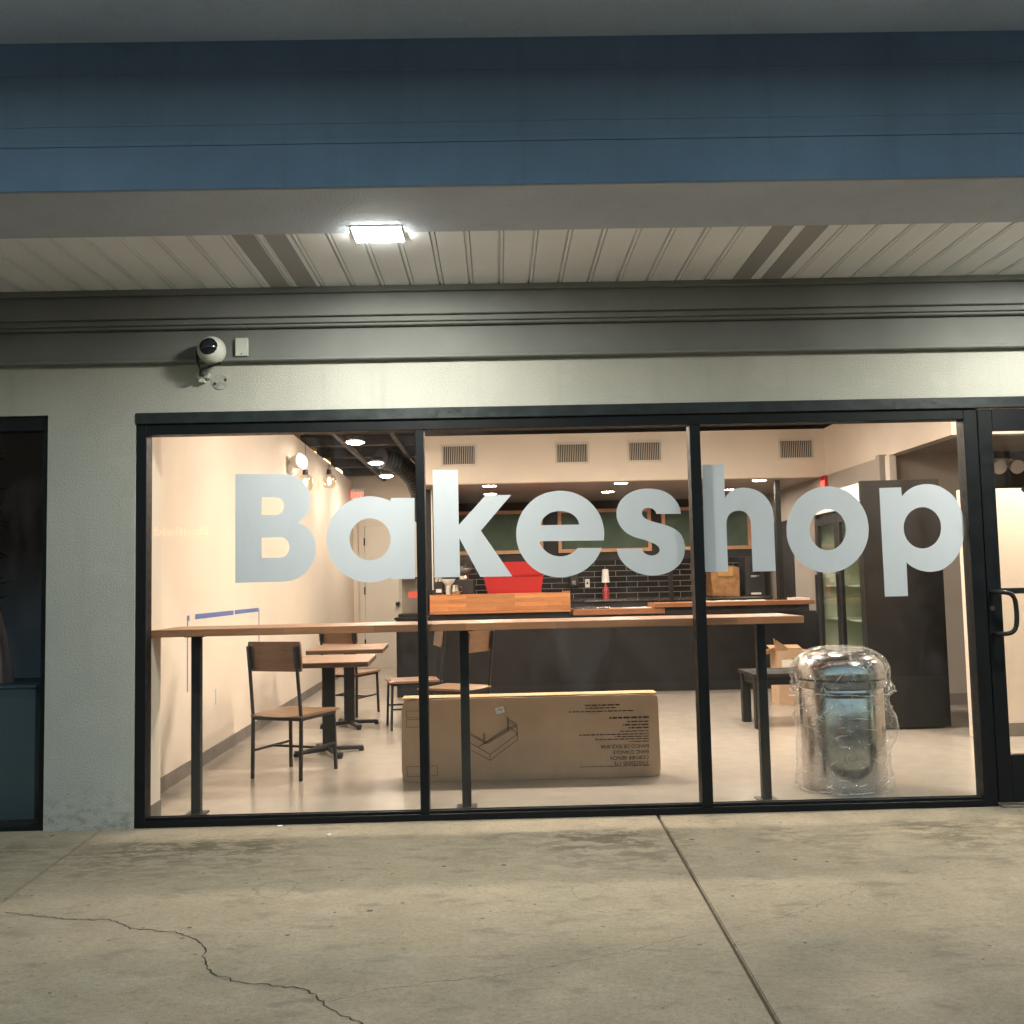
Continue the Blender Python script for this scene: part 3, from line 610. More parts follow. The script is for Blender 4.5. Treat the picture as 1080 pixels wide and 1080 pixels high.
mo = MB(); mo.box(-1.775, -1.70, -.05, 0, 2.640, 2.672, .004); mo.box(-1.762, -1.73, -.045, 0, 2.615, 2.640, .003); mo.build('mount', M['camwhite'], t)
t = thing('cover_plate', 'round blank plate painted over on the wall below the camera', 'wall plate', (-1.645, 0, 2.62))
MB().cyl((-1.645, 0, 2.622), (-1.645, -.006, 2.622), .050, .047, 28).build('plate', M['stucco'], t, 40)
for x_, z_ in ((-1.675, 2.612), (-1.612, 2.634)): MB().cyl((x_, -.006, z_), (x_, -.0085, z_), .009).build('screw', M['deck'], t)
t = thing('junction_box', 'small flat grey electrical box on the trim beside the camera', 'electrical box', (-1.5, -.034, 2.82))
MB().box(-1.540, -1.464, -.062, -.034, 2.765, 2.875, .004).build('cover', M['camwhite'], t); MB().cyl((-1.502, -.062, 2.778), (-1.502, -.065, 2.778), .004).build('screw', M['deck'], t)

# ------------------------------------------------------------------ window bar
t = thing('window_bar', 'long butcher block bar on black posts inside the window', 'bar counter', (0, .35, 0))
MB().box(-2.098, 1.856, .125, .690, 1.098, 1.142, .003).build('bar_top', M['wood'], t)
for x_ in (-1.884, -.22, 1.64):
    p = MB(); p.box(x_ - .028, x_ + .028, .31, .366, .012, 1.088, .003); lg = p.build('post', M['iron'], t)
    q = MB(); q.box(x_ - .062, x_ + .062, .275, .40, .004, .012, .002); q.build('foot_plate', M['iron'], lg); MB().box(x_ - .06, x_ + .06, .27, .41, 1.088, 1.098, .002).build('top_plate', M['iron'], lg)

# ------------------------------------------------------------------ chairs and tables
def make_chair(label):
    t = thing('chair', label, 'chair', group='wood and black steel cafe chairs')
    W, D = .205, .235
    st = MB(); n = 12; V = {}
    for s_ in (0, 1):
        for i in range(n + 1):
            for j in range(n + 1):
                u, v = i / n * 2 - 1, j / n * 2 - 1
                sh = 1 - .05 * max(0, -v)
                rx = W * 1.10 * u * sh; ry = .255 * v
                cr_ = .018 * (abs(u) ** 14 + abs(v) ** 14)
                z = .472 - .012 * (1 - u * u) * (1 - .4 * v) - cr_ * .4 if s_ else .446
                V[s_, i, j] = st.bm.verts.new((rx, ry, z))
    for i in range(n):
        for j in range(n):
            for s_ in (0, 1): st.bm.faces.new([V[s_, i, j], V[s_, i + 1, j], V[s_, i + 1, j + 1], V[s_, i, j + 1]])
        for s_ in (0, n):
            st.bm.faces.new([V[0, i, s_], V[0, i + 1, s_], V[1, i + 1, s_], V[1, i, s_]]); st.bm.faces.new([V[0, s_, i], V[0, s_, i + 1], V[1, s_, i + 1], V[1, s_, i]])
    st.build('seat', M['chairwood'], t, 35, local=True)
    bk = MB(); A = []
    for zz, top in ((.775, 0), (.80, 0), (.97, 1), (.992, 1)):
        for th in (0, 1):
            row = []
            for i in range(15):
                u = i / 14 * 2 - 1; inset = (.012 if zz in (.775, .992) else 0)
                row.append(bk.bm.verts.new((u * (W + .018 - inset * .6), -.272 - (zz - .87) * .12 + .010 * u * u + .017 * (1 - th), zz)))
            A.append((zz, th, row))
    for k in range(0, 6, 2):
        for th in (0, 1):
            a, b_ = A[k + th][2], A[k + 2 + th][2]
            for i in range(14): bk.bm.faces.new((a[i], a[i + 1], b_[i + 1], b_[i]))
        for e_ in (0, 14): bk.bm.faces.new((A[k][2][e_], A[k + 1][2][e_], A[k + 3][2][e_], A[k + 2][2][e_]))
    for k in (0, 6):
        for i in range(14): bk.bm.faces.new((A[k][2][i], A[k][2][i + 1], A[k + 1][2][i + 1], A[k + 1][2][i]))
    bk.build('backrest', M['backwood_shaded'], t, 35, local=True)
    for s_ in (-1, 1):
        rl = MB(); rl.bar((s_ * W, -D - .01, 0), (s_ * W, -D, .45), .023, bev=.003); rl.bar((s_ * W, -D, .44), (s_ * (W - .004), -D - .062, .955), .021, .021, bev=.003)
        pl = rl.build('leg', M['iron'], t, local=True)
        br_ = MB(); br_.box(s_ * (W - .004) - .027, s_ * (W - .004) + .022, -.2795, -.2725, .80, .96, .003, Matrix.Translation((0, -.276, .87)) @ Matrix.Rotation(.12, 4, 'X') @ Matrix.Translation((0, .276, -.87)))
        br_.build('back_plate', M['iron'], pl, local=True)
        fl = MB(); fl.bar((s_ * (W - .005), D + .005, 0), (s_ * (W - .012), D - .01, .445), .023, bev=.003); fl.build('leg', M['iron'], t, local=True)
    sf = MB()
    for s_ in (-1, 1):
        sf.bar((s_ * (W - .004), -D, .433), (s_ * (W - .010), D - .01, .433), .020, .024)
        sf.bar((-W, s_ * (D - .006), .4325), (W, s_ * (D - .006), .4325), .0195, .023)
    sf.build('seat_frame', M['iron'], t, local=True)
    sr = MB()
    for s_ in (-1, 1): sr.bar((s_ * W, -D, .20), (s_ * (W - .006), D, .20), .016, .016)
    sr.bar((-W, 0, .20), (W, 0, .20), .0155, .0155); sr.build('stretcher', M['iron'], t, local=True)
    return t
ch = make_chair('wooden chair nearest the window, its back to the street')
chairs = [(-1.535, 1.61, R(-22), 'wooden chair nearest the window, its back to the street'),
          (-1.62, 5.02, R(-22), 'wooden chair behind the farther table, mostly hidden by both tabletops'),
          (-.85, 3.93, R(102), 'side-on wooden chair between the mullion and the second table'),
          (-.41, 3.12, R(58), 'wooden chair behind the long carton, its back to the bar post')]
for k, (x_, y_, rz, lab) in enumerate(chairs):
    c_ = ch if k == 0 else copy_tree(ch)
    c_.location = (x_, y_, .003); c_.rotation_euler = (0, 0, rz); c_['label'] = lab
def make_table(label):
    t = thing('cafe_table', label, 'table', group='cafe tables by the left wall')
    MB().box(-.365, .365, -.46, .46, .774, .783, .002).build('tabletop', M['tablewood'], t, local=True)
    MB().box(-.364, .364, -.459, .459, .742, .7735, .003).build('table_edge', M['edge'], t, local=True)
    MB().box(-.052, .052, -.03, .03, .05, .7415, .008).build('column', M['iron'], t, local=True)
    f_ = MB()
    for a in range(4):
        d_ = Vector((math.cos(a * math.pi / 2 + .42), math.sin(a * math.pi / 2 + .42), 0))
        f_.bar((0, 0, .045), tuple(d_ * .29 + Vector((0, 0, .03))), .055, .035, .006); f_.cyl(tuple(d_ * .28), tuple(d_ * .28 + Vector((0, 0, .03))), .022)
    f_.build('base', M['iron'], t, local=True)
    return t
tb = make_table('square wooden table behind the nearest chair'); tb.location = (-1.43, 2.47, .003); tb.rotation_euler = (0, 0, R(3))
tb2 = copy_tree(tb); tb2.location = (-1.50, 4.08, .003); tb2.rotation_euler = (0, 0, R(3)); tb2['label'] = 'wooden table farther in, beyond the nearer table'

# ------------------------------------------------------------------ long carton
t = thing('cardboard_carton', 'long flat brown bench carton standing on edge, printing upside down', 'carton', (.2, 1.27, 0))
def cart(p): return p
b_ = MB(); b_.box(-.703, 1.118, 1.160, 1.355, .003, .575, .007, seg=2); bmesh.ops.subdivide_edges(b_.bm, edges=[e for e in b_.bm.edges if e.calc_length() > .1], cuts=14, use_grid_fill=True)
for v in b_.bm.verts:
    q = v.co.copy(); ex = min(abs(q.x + .703), abs(q.x - 1.118)); ez = min(abs(q.z - .003), abs(q.z - .575)); crush = max(0, 1 - ex / .07) * max(0, 1 - ez / .07)
    v.co.x += .007 * mnoise.noise(q * 2.0) - (.020 * crush * (1 if q.x > 0 else -1)) * (.5 + mnoise.noise(q * 9)); v.co.y += .0026 * mnoise.noise(q * 3.5) + (.016 * crush if q.y < 1.2 else 0)
    if q.z > .1: v.co.z += .005 * mnoise.noise(q * 3.0) - .012 * crush
body = b_.build('box', M['carton'], t, 40)
MB().box(-.697, 1.110, 1.172, 1.258, .5805, .585, .0015).build('flap', M['carton_lit'], t); MB().box(-.697, 1.110, 1.262, 1.345, .5805, .585, .0015).build('flap', M['carton_lit'], t)
YT = 1.1562
def line(s_, x, z, h): text('printed_line', s_, h, (x, YT, z), FLIP_S, M['ink'], t)
line('2700320000-173', 1.035, .112, .036); line('CORNER BENCH', 1.035, .150, .036); line("BANC D'ANGLE", 1.038, .189, .036); line('BANCO DE ESQUINA', 1.040, .229, .036)
rnd = random.Random(2)
def scribble(x1, x0, z, h):
    x_ = x1; gr = MB()
    while x_ > x0:
        l_ = rnd.uniform(.012, .05); gr.box(max(x0, x_ - l_), x_, YT - .0003, YT + .0003, z - h / 2, z + h / 2); x_ -= l_ + .007
    gr.build('printed_line', M['ink'], t)
for (x1, x0, z, h) in ((1.04, .90, .250, .006), (1.04, .66, .268, .006), (1.04, .80, .285, .006), (1.04, .55, .302, .007), (1.04, .84, .322, .006), (1.04, .90, .345, .010), (1.04, .86, .366, .010), (1.04, .89, .388, .009), (1.045, .765, .417, .013), (.935, .48, .465, .007), (.81, .60, .488, .007), (.84, .59, .508, .009), (1.035, .55, .082, .005),
                     (-.648, -.600, .49, .004), (-.648, -.600, .465, .004), (-.648, -.600, .43, .004), (-.648, -.590, .39, .007), (-.648, -.590, .365, .007), (-.64, -.47, .055, .008)):
    scribble(x1, x0, z, h)
for (x0, x1, z0, z1) in ((-.665, -.570, .45, .50), (-.665, -.570, .385, .44), (-.665, -.450, .045, .115)):
    gr = MB()
    for q in ((x0, x1, z0, z0 + .003), (x0, x1, z1 - .003, z1), (x0, x0 + .003, z0 + .0035, z1 - .0035), (x1 - .003, x1, z0 + .0035, z1 - .0035)): gr.box(q[0], q[1], YT - .0003, YT + .0003, q[2], q[3])
    gr.build('printed_box', M['ink'], t)
dr = MB()
for a, b2 in (((-.276, .371), (-.105, .268)), ((-.105, .268), (.104, .385)), ((-.276, .300), (-.081, .185)), ((-.276, .253), (-.081, .143)), ((-.081, .185), (.115, .320)), ((-.081, .143), (.115, .283)), ((.115, .320), (.115, .283)), ((-.081, .185), (-.081, .143)), ((-.165, .236), (.06, .375)),
              ((-.276, .360), (-.105, .257)), ((-.105, .257), (.104, .374)), ((-.125, .275), (-.125, .335)), ((-.115, .270), (-.115, .330)), ((.045, .345), (.045, .445)), ((.052, .35), (.052, .44)), ((.052, .425), (.108, .392)), ((.108, .392), (.115, .320)), ((.052, .405), (.108, .374)), ((-.105, .268), (-.165, .236)), ((.06, .375), (.115, .320))):
    dr.bar((a[0], YT, a[1]), (b2[0], YT, b2[1]), .0036, .0007, up=(0, 1, 0))
dr.build('bench_drawing', M['ink'], t)
sm_ = MB().box(-.030, .030, YT - .0006, YT + .0002, -.022, .022, 0, Matrix.Rotation(R(-14), 4, 'Y')); st = sm_.build('sticker', M['paper'], t, local=True); st.location = (-.2 - .005, -1.27 + 0, .490)
st.location = (-.205, -1.2705, .490)
for k, (dx, dz) in enumerate(((-.013, .004), (0, .008), (.012, .002))): MB().bar((-.005 + dx - .004, YT - .0012, .49 + dz - .010), (-.005 + dx + .004, YT - .0012, .49 + dz + .006), .004, .0008, up=(0, 1, 0)).build('sticker_mark', M['blackink'], st)
MB().box(.236, .239, YT - .0002, YT + .0004, .02, .42).build('crease', M['carton_lit'], t)

# ------------------------------------------------------------------ steel bin and its plastic bag
cx, cy = 2.235, .635
t = thing('trash_can', 'round stainless steel trash can with domed lid at the right of the bar', 'trash can', (cx, cy, 0))
MB().lathe((cx, cy, 0), [(.0, .004), (.262, .004), (.262, .02), (.265, .03), (.265, .655), (.262, .66), (.0, .66)], 56).build('body', M['steel'], t, 40)
MB().lathe((cx, cy, 0), [(.268, .655), (.284, .664), (.284, .70), (.283, .745), (.276, .79), (.258, .83), (.222, .862), (.17, .880), (.10, .890), (.0, .893)], 56).build('lid', M['steel'], t, 40)
MB().lathe((cx, cy, 0), [(.2855, .708), (.2865, .711), (.2865, .716), (.2855, .719)], 56).build('lid_seam', M['iron'], t, True)
hd = MB()
for i in range(9):
    a0 = R(-128 + i * 6.2); a1 = R(-128 + (i + 1) * 6.2 + .2); hd.bar((cx + .281 * math.cos(a0), cy + .281 * math.sin(a0), .628), (cx + .281 * math.cos(a1), cy + .281 * math.sin(a1), .628), .022, .024)
hd.build('handle', M['iron'], t)
g_ = MB(); prof = []
for k in range(64):
    u = k / 63
    z = .925 - u * .915
    if z > .70: r_ = .300 * max(0, 1 - ((z - .70) / .225) ** 3.0) ** .42
    elif z > .635: r_ = .300 + .018 * (.70 - z) / .065
    elif z > .60: r_ = .318 - .040 * (.635 - z) / .035
    else: r_ = .277 + .014 * max(0, math.sin(z * 15 + .6)) + .014 * max(0, .12 - z) / .12
    prof.append((r_, z))
nn = 128; rows = []
for k, (r_, z) in enumerate(prof):
    row = []
    for i in range(nn):
        a = 2 * math.pi * i / nn
        p = Vector((math.cos(a), math.sin(a), 0))
        q = Vector((p.x * 2.2, p.y * 2.2, z * 5.5)); q2 = Vector((p.x * 5.5, p.y * 5.5, z * 3.2)); q3 = Vector((a * 9 if False else p.x * 11, p.y * 11, z * 16))
        amp = min(1, r_ / .2)
        pleat = .014 * (1 - 2 * abs(math.sin(a * 9 + 3 * mnoise.noise(q)))) * max(0, min(1, (z - .58) / .2)) * amp
        vd = mnoise.voronoi(Vector((p.x * 2.6, p.y * 2.6, z * 4.2)))[0]; dr_ = amp * (.014 * mnoise.noise(q) + .034 * (.45 - min(.45, vd[1] - vd[0])) + .006 * mnoise.noise(q3)) + pleat
        if z < .66: dr_ += .060 * max(0, math.cos(a - R(-16))) ** 9 * max(0, 1 - ((z - .40) / .16) ** 2) ** 1.6 if abs(z - .40) < .16 else 0
        rr = max(r_ + dr_, .272 if z < .66 else (r_ * .97))
        zz = z + (.012 * mnoise.noise(q2) * amp)
        row.append(g_.bm.verts.new((cx + p.x * rr, cy + p.y * rr, max(.006, zz))))
    rows.append(row)
for a, b2 in zip(rows, rows[1:]):
    for i in range(nn): g_.bm.faces.new((a[i], a[(i + 1) % nn], b2[(i + 1) % nn], b2[i]))
bag = g_.build('plastic_bag', M['film'], None, True)
rnd = random.Random(11); fo = MB()
def bag_r(z, a):
    k = min(range(64), key=lambda q: abs(prof[q][1] - z)); i = int(a / (2 * math.pi) * nn) % nn
    v = BAGV[k * nn + i]; return math.hypot(v[0] - cx, v[1] - cy)
BAGV = [tuple(v.co) for v in bag.data.vertices]
for k in range(150):
    top = k < 55
    a = R(rnd.uniform(-205, 25)); z = rnd.uniform(.64, .90) if top else rnd.uniform(.03, .56)
    da = rnd.uniform(-.05, .05) if top and rnd.random() < .6 else rnd.uniform(.03, .10) * rnd.choice((-1, 1)); dz = rnd.uniform(-.022, -.008) if top else rnd.uniform(-.012, .012)
    P = []
    for q in range(rnd.randint(3, 8)):
        zz = min(.915, max(.015, z)); P.append((cx + (bag_r(zz, a % (2 * math.pi)) + .003) * math.cos(a), cy + (bag_r(zz, a % (2 * math.pi)) + .003) * math.sin(a), zz))
        a += da * rnd.uniform(.5, 1.2); z += dz * rnd.uniform(.3, 1.4); dz += rnd.uniform(-.006, .006)
    m_ = len(P); w_ = rnd.uniform(.0012, .0036)
    fo.tube(P, [w_ * (.25 + .75 * math.sin(math.pi * (q + .5) / m_)) for q in range(m_)], 5)
for z0, r0 in ((.632, 1.0), (.022, 1.0)):
    P = []
    for q in range(129):
        a = 2 * math.pi * q / 128; zz = z0 + .014 * mnoise.noise(Vector((math.cos(a) * 3, math.sin(a) * 3, z0 * 9))); P.append((cx + (bag_r(z0, a % (2 * math.pi)) + .002) * math.cos(a), cy + (bag_r(z0, a % (2 * math.pi)) + .002) * math.sin(a), zz))
    fo.tube(P, .0030, 5)
fo.build('bag_folds', M['fold'], bag, True)
tag(bag, 'crinkled clear plastic bag pulled over the steel trash can', 'plastic bag')

# ------------------------------------------------------------------ right-hand side
t = thing('drinks_fridge', 'tall black two-door glass fridge, its bare side to the window', 'fridge', (3.66, 3.67, 0))
FX0, FX1, FY_0, FY_1, FZ = 3.30, 4.02, 3.00, 4.36, 2.24
MB().box(FX0, FX1, FY_0, FY_0 + .04, .02, FZ, .003).build('side_panel', M['charcoal'], t)
s2 = MB(); s2.box(FX0 + .01, FX1, FY_1 - .04, FY_1, .02, FZ - .002); s2.box(FX1 - .04, FX1, FY_0 + .04, FY_1 - .04, .02, FZ - .002); s2.box(FX0 + .04, FX1 - .04, FY_0 + .04, FY_1 - .04, .02, .28); s2.box(FX0 + .04, FX1 - .04, FY_0 + .04, FY_1 - .04, 1.98, FZ - .004); s2.build('cabinet', M['iron'], t)
li = MB(); li.box(FX1 - .06, FX1 - .042, FY_0 + .06, FY_1 - .06, .30, 1.965); li.box(FX0 + .05, FX1 - .062, FY_0 + .042, FY_0 + .055, .30, 1.965); li.box(FX0 + .05, FX1 - .062, FY_1 - .055, FY_1 - .042, .30, 1.965); li.box(FX0 + .05, FX1 - .062, FY_0 + .06, FY_1 - .06, .283, .298); li.build('liner', M['greenwhite'], t)
MB().box(FX0 + .008, FX0 + .038, FY_0 + .045, FY_1 - .045, 2.02, 2.225, .003).build('header_panel', M['paper'], t)
text('header_text', 'on', .13, (FX0 + .006, 3.42, 2.09), FACE_W, M['blackink'], t, bold=.004)
for z in (.62, .95, 1.28, 1.62): MB().box(FX0 + .07, FX1 - .07, FY_0 + .05, FY_1 - .05, z, z + .012).build('shelf', M['greenwhite'], t)
for y0, y1 in ((FY_0 + .045, 3.678), (3.684, FY_1 - .045)):
    dd = MB(); dd.box(FX0, FX0 + .036, y0, y0 + .07, .29, 1.975, .003); dd.box(FX0, FX0 + .036, y1 - .07, y1, .29, 1.975, .003); dd.box(FX0 + .001, FX0 + .035, y0 + .07, y1 - .07, .29, .37); dd.box(FX0 + .001, FX0 + .035, y0 + .07, y1 - .07, 1.90, 1.975)
    do = dd.build('door', M['iron'], t); MB().box(FX0 + .012, FX0 + .020, y0 + .07, y1 - .07, .37, 1.90).build('door_glass', M['clear'], do)
    MB().bar((FX0 - .03, y1 - .05, 1.0), (FX0 - .03, y1 - .05, 1.4), .02).build('handle', M['iron'], do)
t = thing('bench', 'low black bench behind the right bar post', 'bench', (2.75, 3.5, 0))
MB().box(2.315, 3.22, 3.20, 3.80, .47, .505, .004).build('bench_top', M['charcoal'], t)
for x_, y_ in ((2.37, 3.74), (2.37, 3.26), (3.16, 3.74), (3.16, 3.26)): MB().box(x_ - .04, x_ + .04, y_ - .04, y_ + .04, .004, .469, .003).build('leg', M['charcoal'], t)
ap = MB(); ap.box(2.42, 3.11, 3.235, 3.265, .40, .469); ap.box(2.42, 3.11, 3.735, 3.765, .40, .469); ap.box(2.345, 2.375, 3.31, 3.69, .40, .469); ap.build('apron', M['charcoal'], t)
t = thing('open_carton', 'open brown cardboard box behind the bench', 'carton', (3.17, 5.0, 0))
oc = MB()
for q in ((3.02, 3.38, 4.90, 4.908), (3.02, 3.38, 5.20, 5.208), (3.02, 3.028, 4.909, 5.199), (3.372, 3.38, 4.909, 5.199)): oc.box(q[0], q[1], q[2], q[3], .004, .585)
oc.box(3.03, 3.37, 4.91, 5.198, .004, .012); oc.build('box', M['carton'], t)
fl = MB(); fl.bar((3.02, 5.05, .59), (2.86, 5.05, .545), .30, .006, up=(0, .3, 1)); fl.bar((3.2, 5.21, .59), (3.2, 5.36, .62), .35, .006); fl.build('flap', M['carton_lit'], t)
MB().box(3.12, 3.24, 4.897, 4.8995, .10, .115).build('label', M['paper'], t)
MB().box(3.06, 3.16, 4.895, 4.8995, .41, .49).build('label', M['paper'], t)
bk = MB(); bk.box(3.17, 3.40, 4.86, 4.895, .44, .52, .004); tag(bk.build('folder', M['greenbook']), 'olive green folder at the front of the open carton', 'folder')
bg = MB(); bg.bm.from_mesh(bpy.data.meshes.new('e'))
for k in range(5):
    a = k * .5; bg.quad((3.02 + .02 * k, 5.0, .55), (3.06 + .03 * k, 5.03, .55), (3.07 + .035 * k - .03, 5.05, .70 - .025 * k), (3.02 + .03 * k - .01, 5.02, .72 - .02 * k))
tag(bg.build('crumpled_paper', M['carton_lit']), 'crumpled brown paper sticking out of the open carton', 'paper')
t = thing('emergency_light', 'twin-headed emergency light on the dark wall seen through the door', 'emergency light', (5.42, 4.5, 2.54), group='emergency lights')
MB().box(5.33, 5.52, 4.53, 4.60, 2.50, 2.60, .01).build('housing', M['white'], t)
for x_ in (5.33, 5.52): MB().cyl((x_, 4.54, 2.53), (x_ - .01, 4.42, 2.49), .05, .075, 20).build('head', M['white'], t, 50)
t = thing('exit_sign', 'red exit sign seen almost edge-on under the kitchen bulkhead', 'exit sign', (4.15, 6.4, 2.58), group='exit signs')
MB().box(4.12, 4.155, 6.40, 6.57, 2.47, 2.65, .004).build('housing', M['red'], t); text('exit_letters', 'EXIT', .10, (4.119, 6.55, 2.52), FACE_W, M['exitred'], t, width=.13)

# ------------------------------------------------------------------ left wall fittings
def jar(x, y, z, lab):
    t = thing('pendant_lamp', lab, 'pendant lamp', (x, y, z), group='glass jar pendant lamps')
    MB().lathe((x, y, z), [(.035, .10), (.06, .085), (.085, .04), (.088, -.02), (.075, -.075), (.055, -.095)], 28).build('shade', M['amberglass'], t, True)
    MB().cyl((x, y, z + .10), (x, y, z + .16), .036, .03).build('socket', M['iron'], t, 50)
    MB().sphere((x, y, z), .028, 1, 1, 1.9, 16).build('bulb', M['bulb'], t, True)
    MB().cyl((x, y, z + .16), (x, y, 3.4), .004, None, 8).build('cord', M['iron'], t)
jar(-2.31, 6.1, 2.655, 'amber glass pendant lamp partly behind the letter B')
jar(-2.30, 7.75, 2.85, 'amber glass pendant lamp between the letters B and a')
t = thing('emergency_light', 'round white emergency light high on the left wall above letter B', 'emergency light', (-2.4, 5.67, 2.83), group='emergency lights')
MB().box(LW(5.67), LW(5.67) + .06, 5.56, 5.80, 2.72, 2.83, .01).build('housing', M['white'], t)
for y_ in (5.60, 5.78): MB().cyl((LW(5.67) + .05, y_, 2.86), (LW(5.67) + .15, y_ - .05, 2.86), .055, .085, 24).build('head', M['white'], t, 50)
t = thing('exit_sign', 'small exit sign high at the rear of the left wall', 'exit sign', (-2.38, 11.1, 2.96), group='exit signs')
MB().box(LW(11.1), LW(11.1) + .24, 11.08, 11.12, 2.87, 3.07, .004).build('housing', M['white'], t); text('exit_letters', 'EXIT', .12, (LW(11.1) + .015, 11.079, 2.92), FACE_S, M['exitred'], t, width=.21)
t = thing('masking_tape', 'blue tape outline stuck on the left wall above the bar', 'masking tape', (LW(3.2), 3.2, 1.18))
def tp(y0, y1, z0, z1, z2=None):
    return MB().prism([(y0, z0), (y1, z0 if z2 is None else z2[0]), (y1, z1 if z2 is None else z2[1]), (y0, z1)], lambda p: (LW(p[0]) + .0006, p[0], p[1]), lambda p: (LW(p[0]) + .0016, p[0], p[1])).build('tape_strip', M['tape'], t)
tp(1.83, 3.02, 1.155, 1.195); tp(3.07, 4.00, 1.158, 1.196); tp(1.62, 1.68, 1.15, 1.19); tp(1.62, 1.645, .62, 1.149); tp(4.02, 4.05, .86, 1.19)
t = thing('wall_outlet', 'white wall outlet low on the left wall', 'outlet', (LW(2.45), 2.45, .5))
MB().box(LW(2.45), LW(2.45) + .006, 2.41, 2.49, .435, .56, .002).build('plate', M['white'], t)
for z in (.465, .515): MB().box(LW(2.45) + .006, LW(2.45) + .008, 2.43, 2.47, z, z + .028).build('socket', M['paper'], t)

# ------------------------------------------------------------------ ceiling: lights, vents, duct
def downlight(x, y, z, r_, mt, lab, grp):
    t = thing('ceiling_light', lab, 'ceiling light', (x, y, z), group=grp)
    MB().lathe((x, y, z), [(r_, .004), (r_ + .018, .0), (r_ + .022, -.006), (r_ + .012, -.010), (r_, -.006)], 32).build('trim_ring', M['white'], t, True)
    if z > 2.9: MB().lathe((x, y, z), [(r_ * .99, -.002), (r_ * .9, -.014), (r_ * .7, -.024), (r_ * .4, -.030), (.004, -.032)], 32, True).build('lens', mt, t, 60)
    else: MB().cyl((x, y, z - .004), (x, y, z - .001), r_ * .99, None, 32).build('lens', mt, t)
    if z > 2.9: MB().cyl((x, y, z + .006), (x, y, z + .07), r_ * .95, None, 24).build('housing', M['dark'], t)
    return t
G1 = 'round ceiling lights over the dining side'
for x_, y_, lab in ((-1.66, 5.8, 'nearest round ceiling light in the dark ceiling at upper left'), (-1.66, 7.8, 'middle round ceiling light in the dark ceiling at upper left'), (-1.70, 9.45, 'farthest round ceiling light in the dark ceiling at upper left')):
    downlight(x_, y_, 3.1, .10, M['lens2'], lab, G1)
for x_, y_ in ((-1.62, 2.5), (-1.62, 4.15), (-.35, 2.5), (.5, 2.5), (1.6, 2.5), (2.7, 2.5), (-.3, 4.75), (1.25, 4.75), (2.8, 4.75), (4.4, 1.9), (6.2, 1.9), (-1.25, 9.9)):  # front row read off the lit pavement, wall pair off scallops, others added for brightness
    downlight(x_, y_, 3.1, .10, M['lens'] if y_ < 4.5 and x_ < -1 else M['lens3'] if y_ < 2.6 else M['lens2'], 'unseen round ceiling light that brightens the room', G1)
G2 = 'round lights in the kitchen ceiling'
for x_, y_, lab in ((-.085, 6.86, 'kitchen ceiling light nearest above letter k'), (-.083, 8.0, 'kitchen ceiling light just above the arm of letter k'), (1.62, 6.86, 'kitchen ceiling light nearest above letter s'), (1.58, 8.05, 'kitchen ceiling light between letters e and s'), (3.42, 6.86, 'kitchen ceiling light nearest above letter h'), (3.34, 8.1, 'kitchen ceiling light at the shoulder of letter h')):
    downlight(x_, y_, ZK - .004, .085, M['klens'], lab, G2)
def vent(x0, x1, z0, z1, y, lab, m4=None):
    t = thing('air_vent', lab, 'air vent', ((x0 + x1) / 2, y, (z0 + z1) / 2), group='air vents in the bulkhead')
    fr_ = MB(); w_ = .028
    fr_.box(x0 - w_, x1 + w_, y - .012, y, z1, z1 + w_, .002); fr_.box(x0 - w_, x1 + w_, y - .012, y, z0 - w_, z0, .002); fr_.box(x0 - w_, x0, y - .012, y, z0, z1, .002); fr_.box(x1, x1 + w_, y - .012, y, z0, z1, .002)
    fr_.build('frame', M['grille'], t); MB().box(x0, x1, y - .003, y - .0005, z0, z1).build('duct_opening', M['slot'], t)
    sl = MB(); n = 17
    for i in range(n):
        xx = x0 + (i + .5) / n * (x1 - x0); sl.box(xx - .0032, xx + .0032, y - .011, y - .0035, z0, z1, 0, Matrix.Translation((xx, y - .007, 0)) @ Matrix.Rotation(R(28), 4, 'Z') @ Matrix.Translation((-xx, -y + .007, 0)))
    sl.build('louvres', M['grille'], t); return t
vent(-.665, -.262, 2.905, 3.135, YK, 'leftmost air vent, above letter k'); vent(.785, 1.17, 2.905, 3.13, YK, 'air vent above letter e'); vent(1.705, 2.10, 2.91, 3.135, YK, 'air vent above letter s'); vent(3.635, 4.04, 2.905, 3.12, YK, 'air vent at the right end, above letter o')
t = vent(4.62, 5.02, 2.95, 3.16, 0, 'air vent on the side bulkhead at the upper right corner'); t.location = (XK1, 3.75, 3.055); t.rotation_euler = (0, 0, R(-90))
pts = [(-1.62, 8.05, 3.19), (-1.45, 8.25, 3.16), (-1.30, 8.5, 3.08), (-1.20, 8.8, 2.95), (-1.15, 9.05, 2.78), (-1.14, 9.25, 2.60), (-1.13, 9.4, 2.42)]
fine = []
for a, b2 in zip(pts, pts[1:]):
    for q in range(12): fine.append(Vector(a).lerp(Vector(b2), q / 12))
fine.append(Vector(pts[-1]))
for it in range(8): fine = [fine[0]] + [(fine[i - 1] + fine[i] * 2 + fine[i + 1]) / 4 for i in range(1, len(fine) - 1)] + [fine[-1]]
du = MB(); du.tube(fine, [.135 + .012 * (i % 3 == 0) for i in range(len(fine))], 20)
tag(du.build('flexible_duct', M['duct'], None, 30), 'black ribbed flexible duct curving down from the dark ceiling', 'duct')

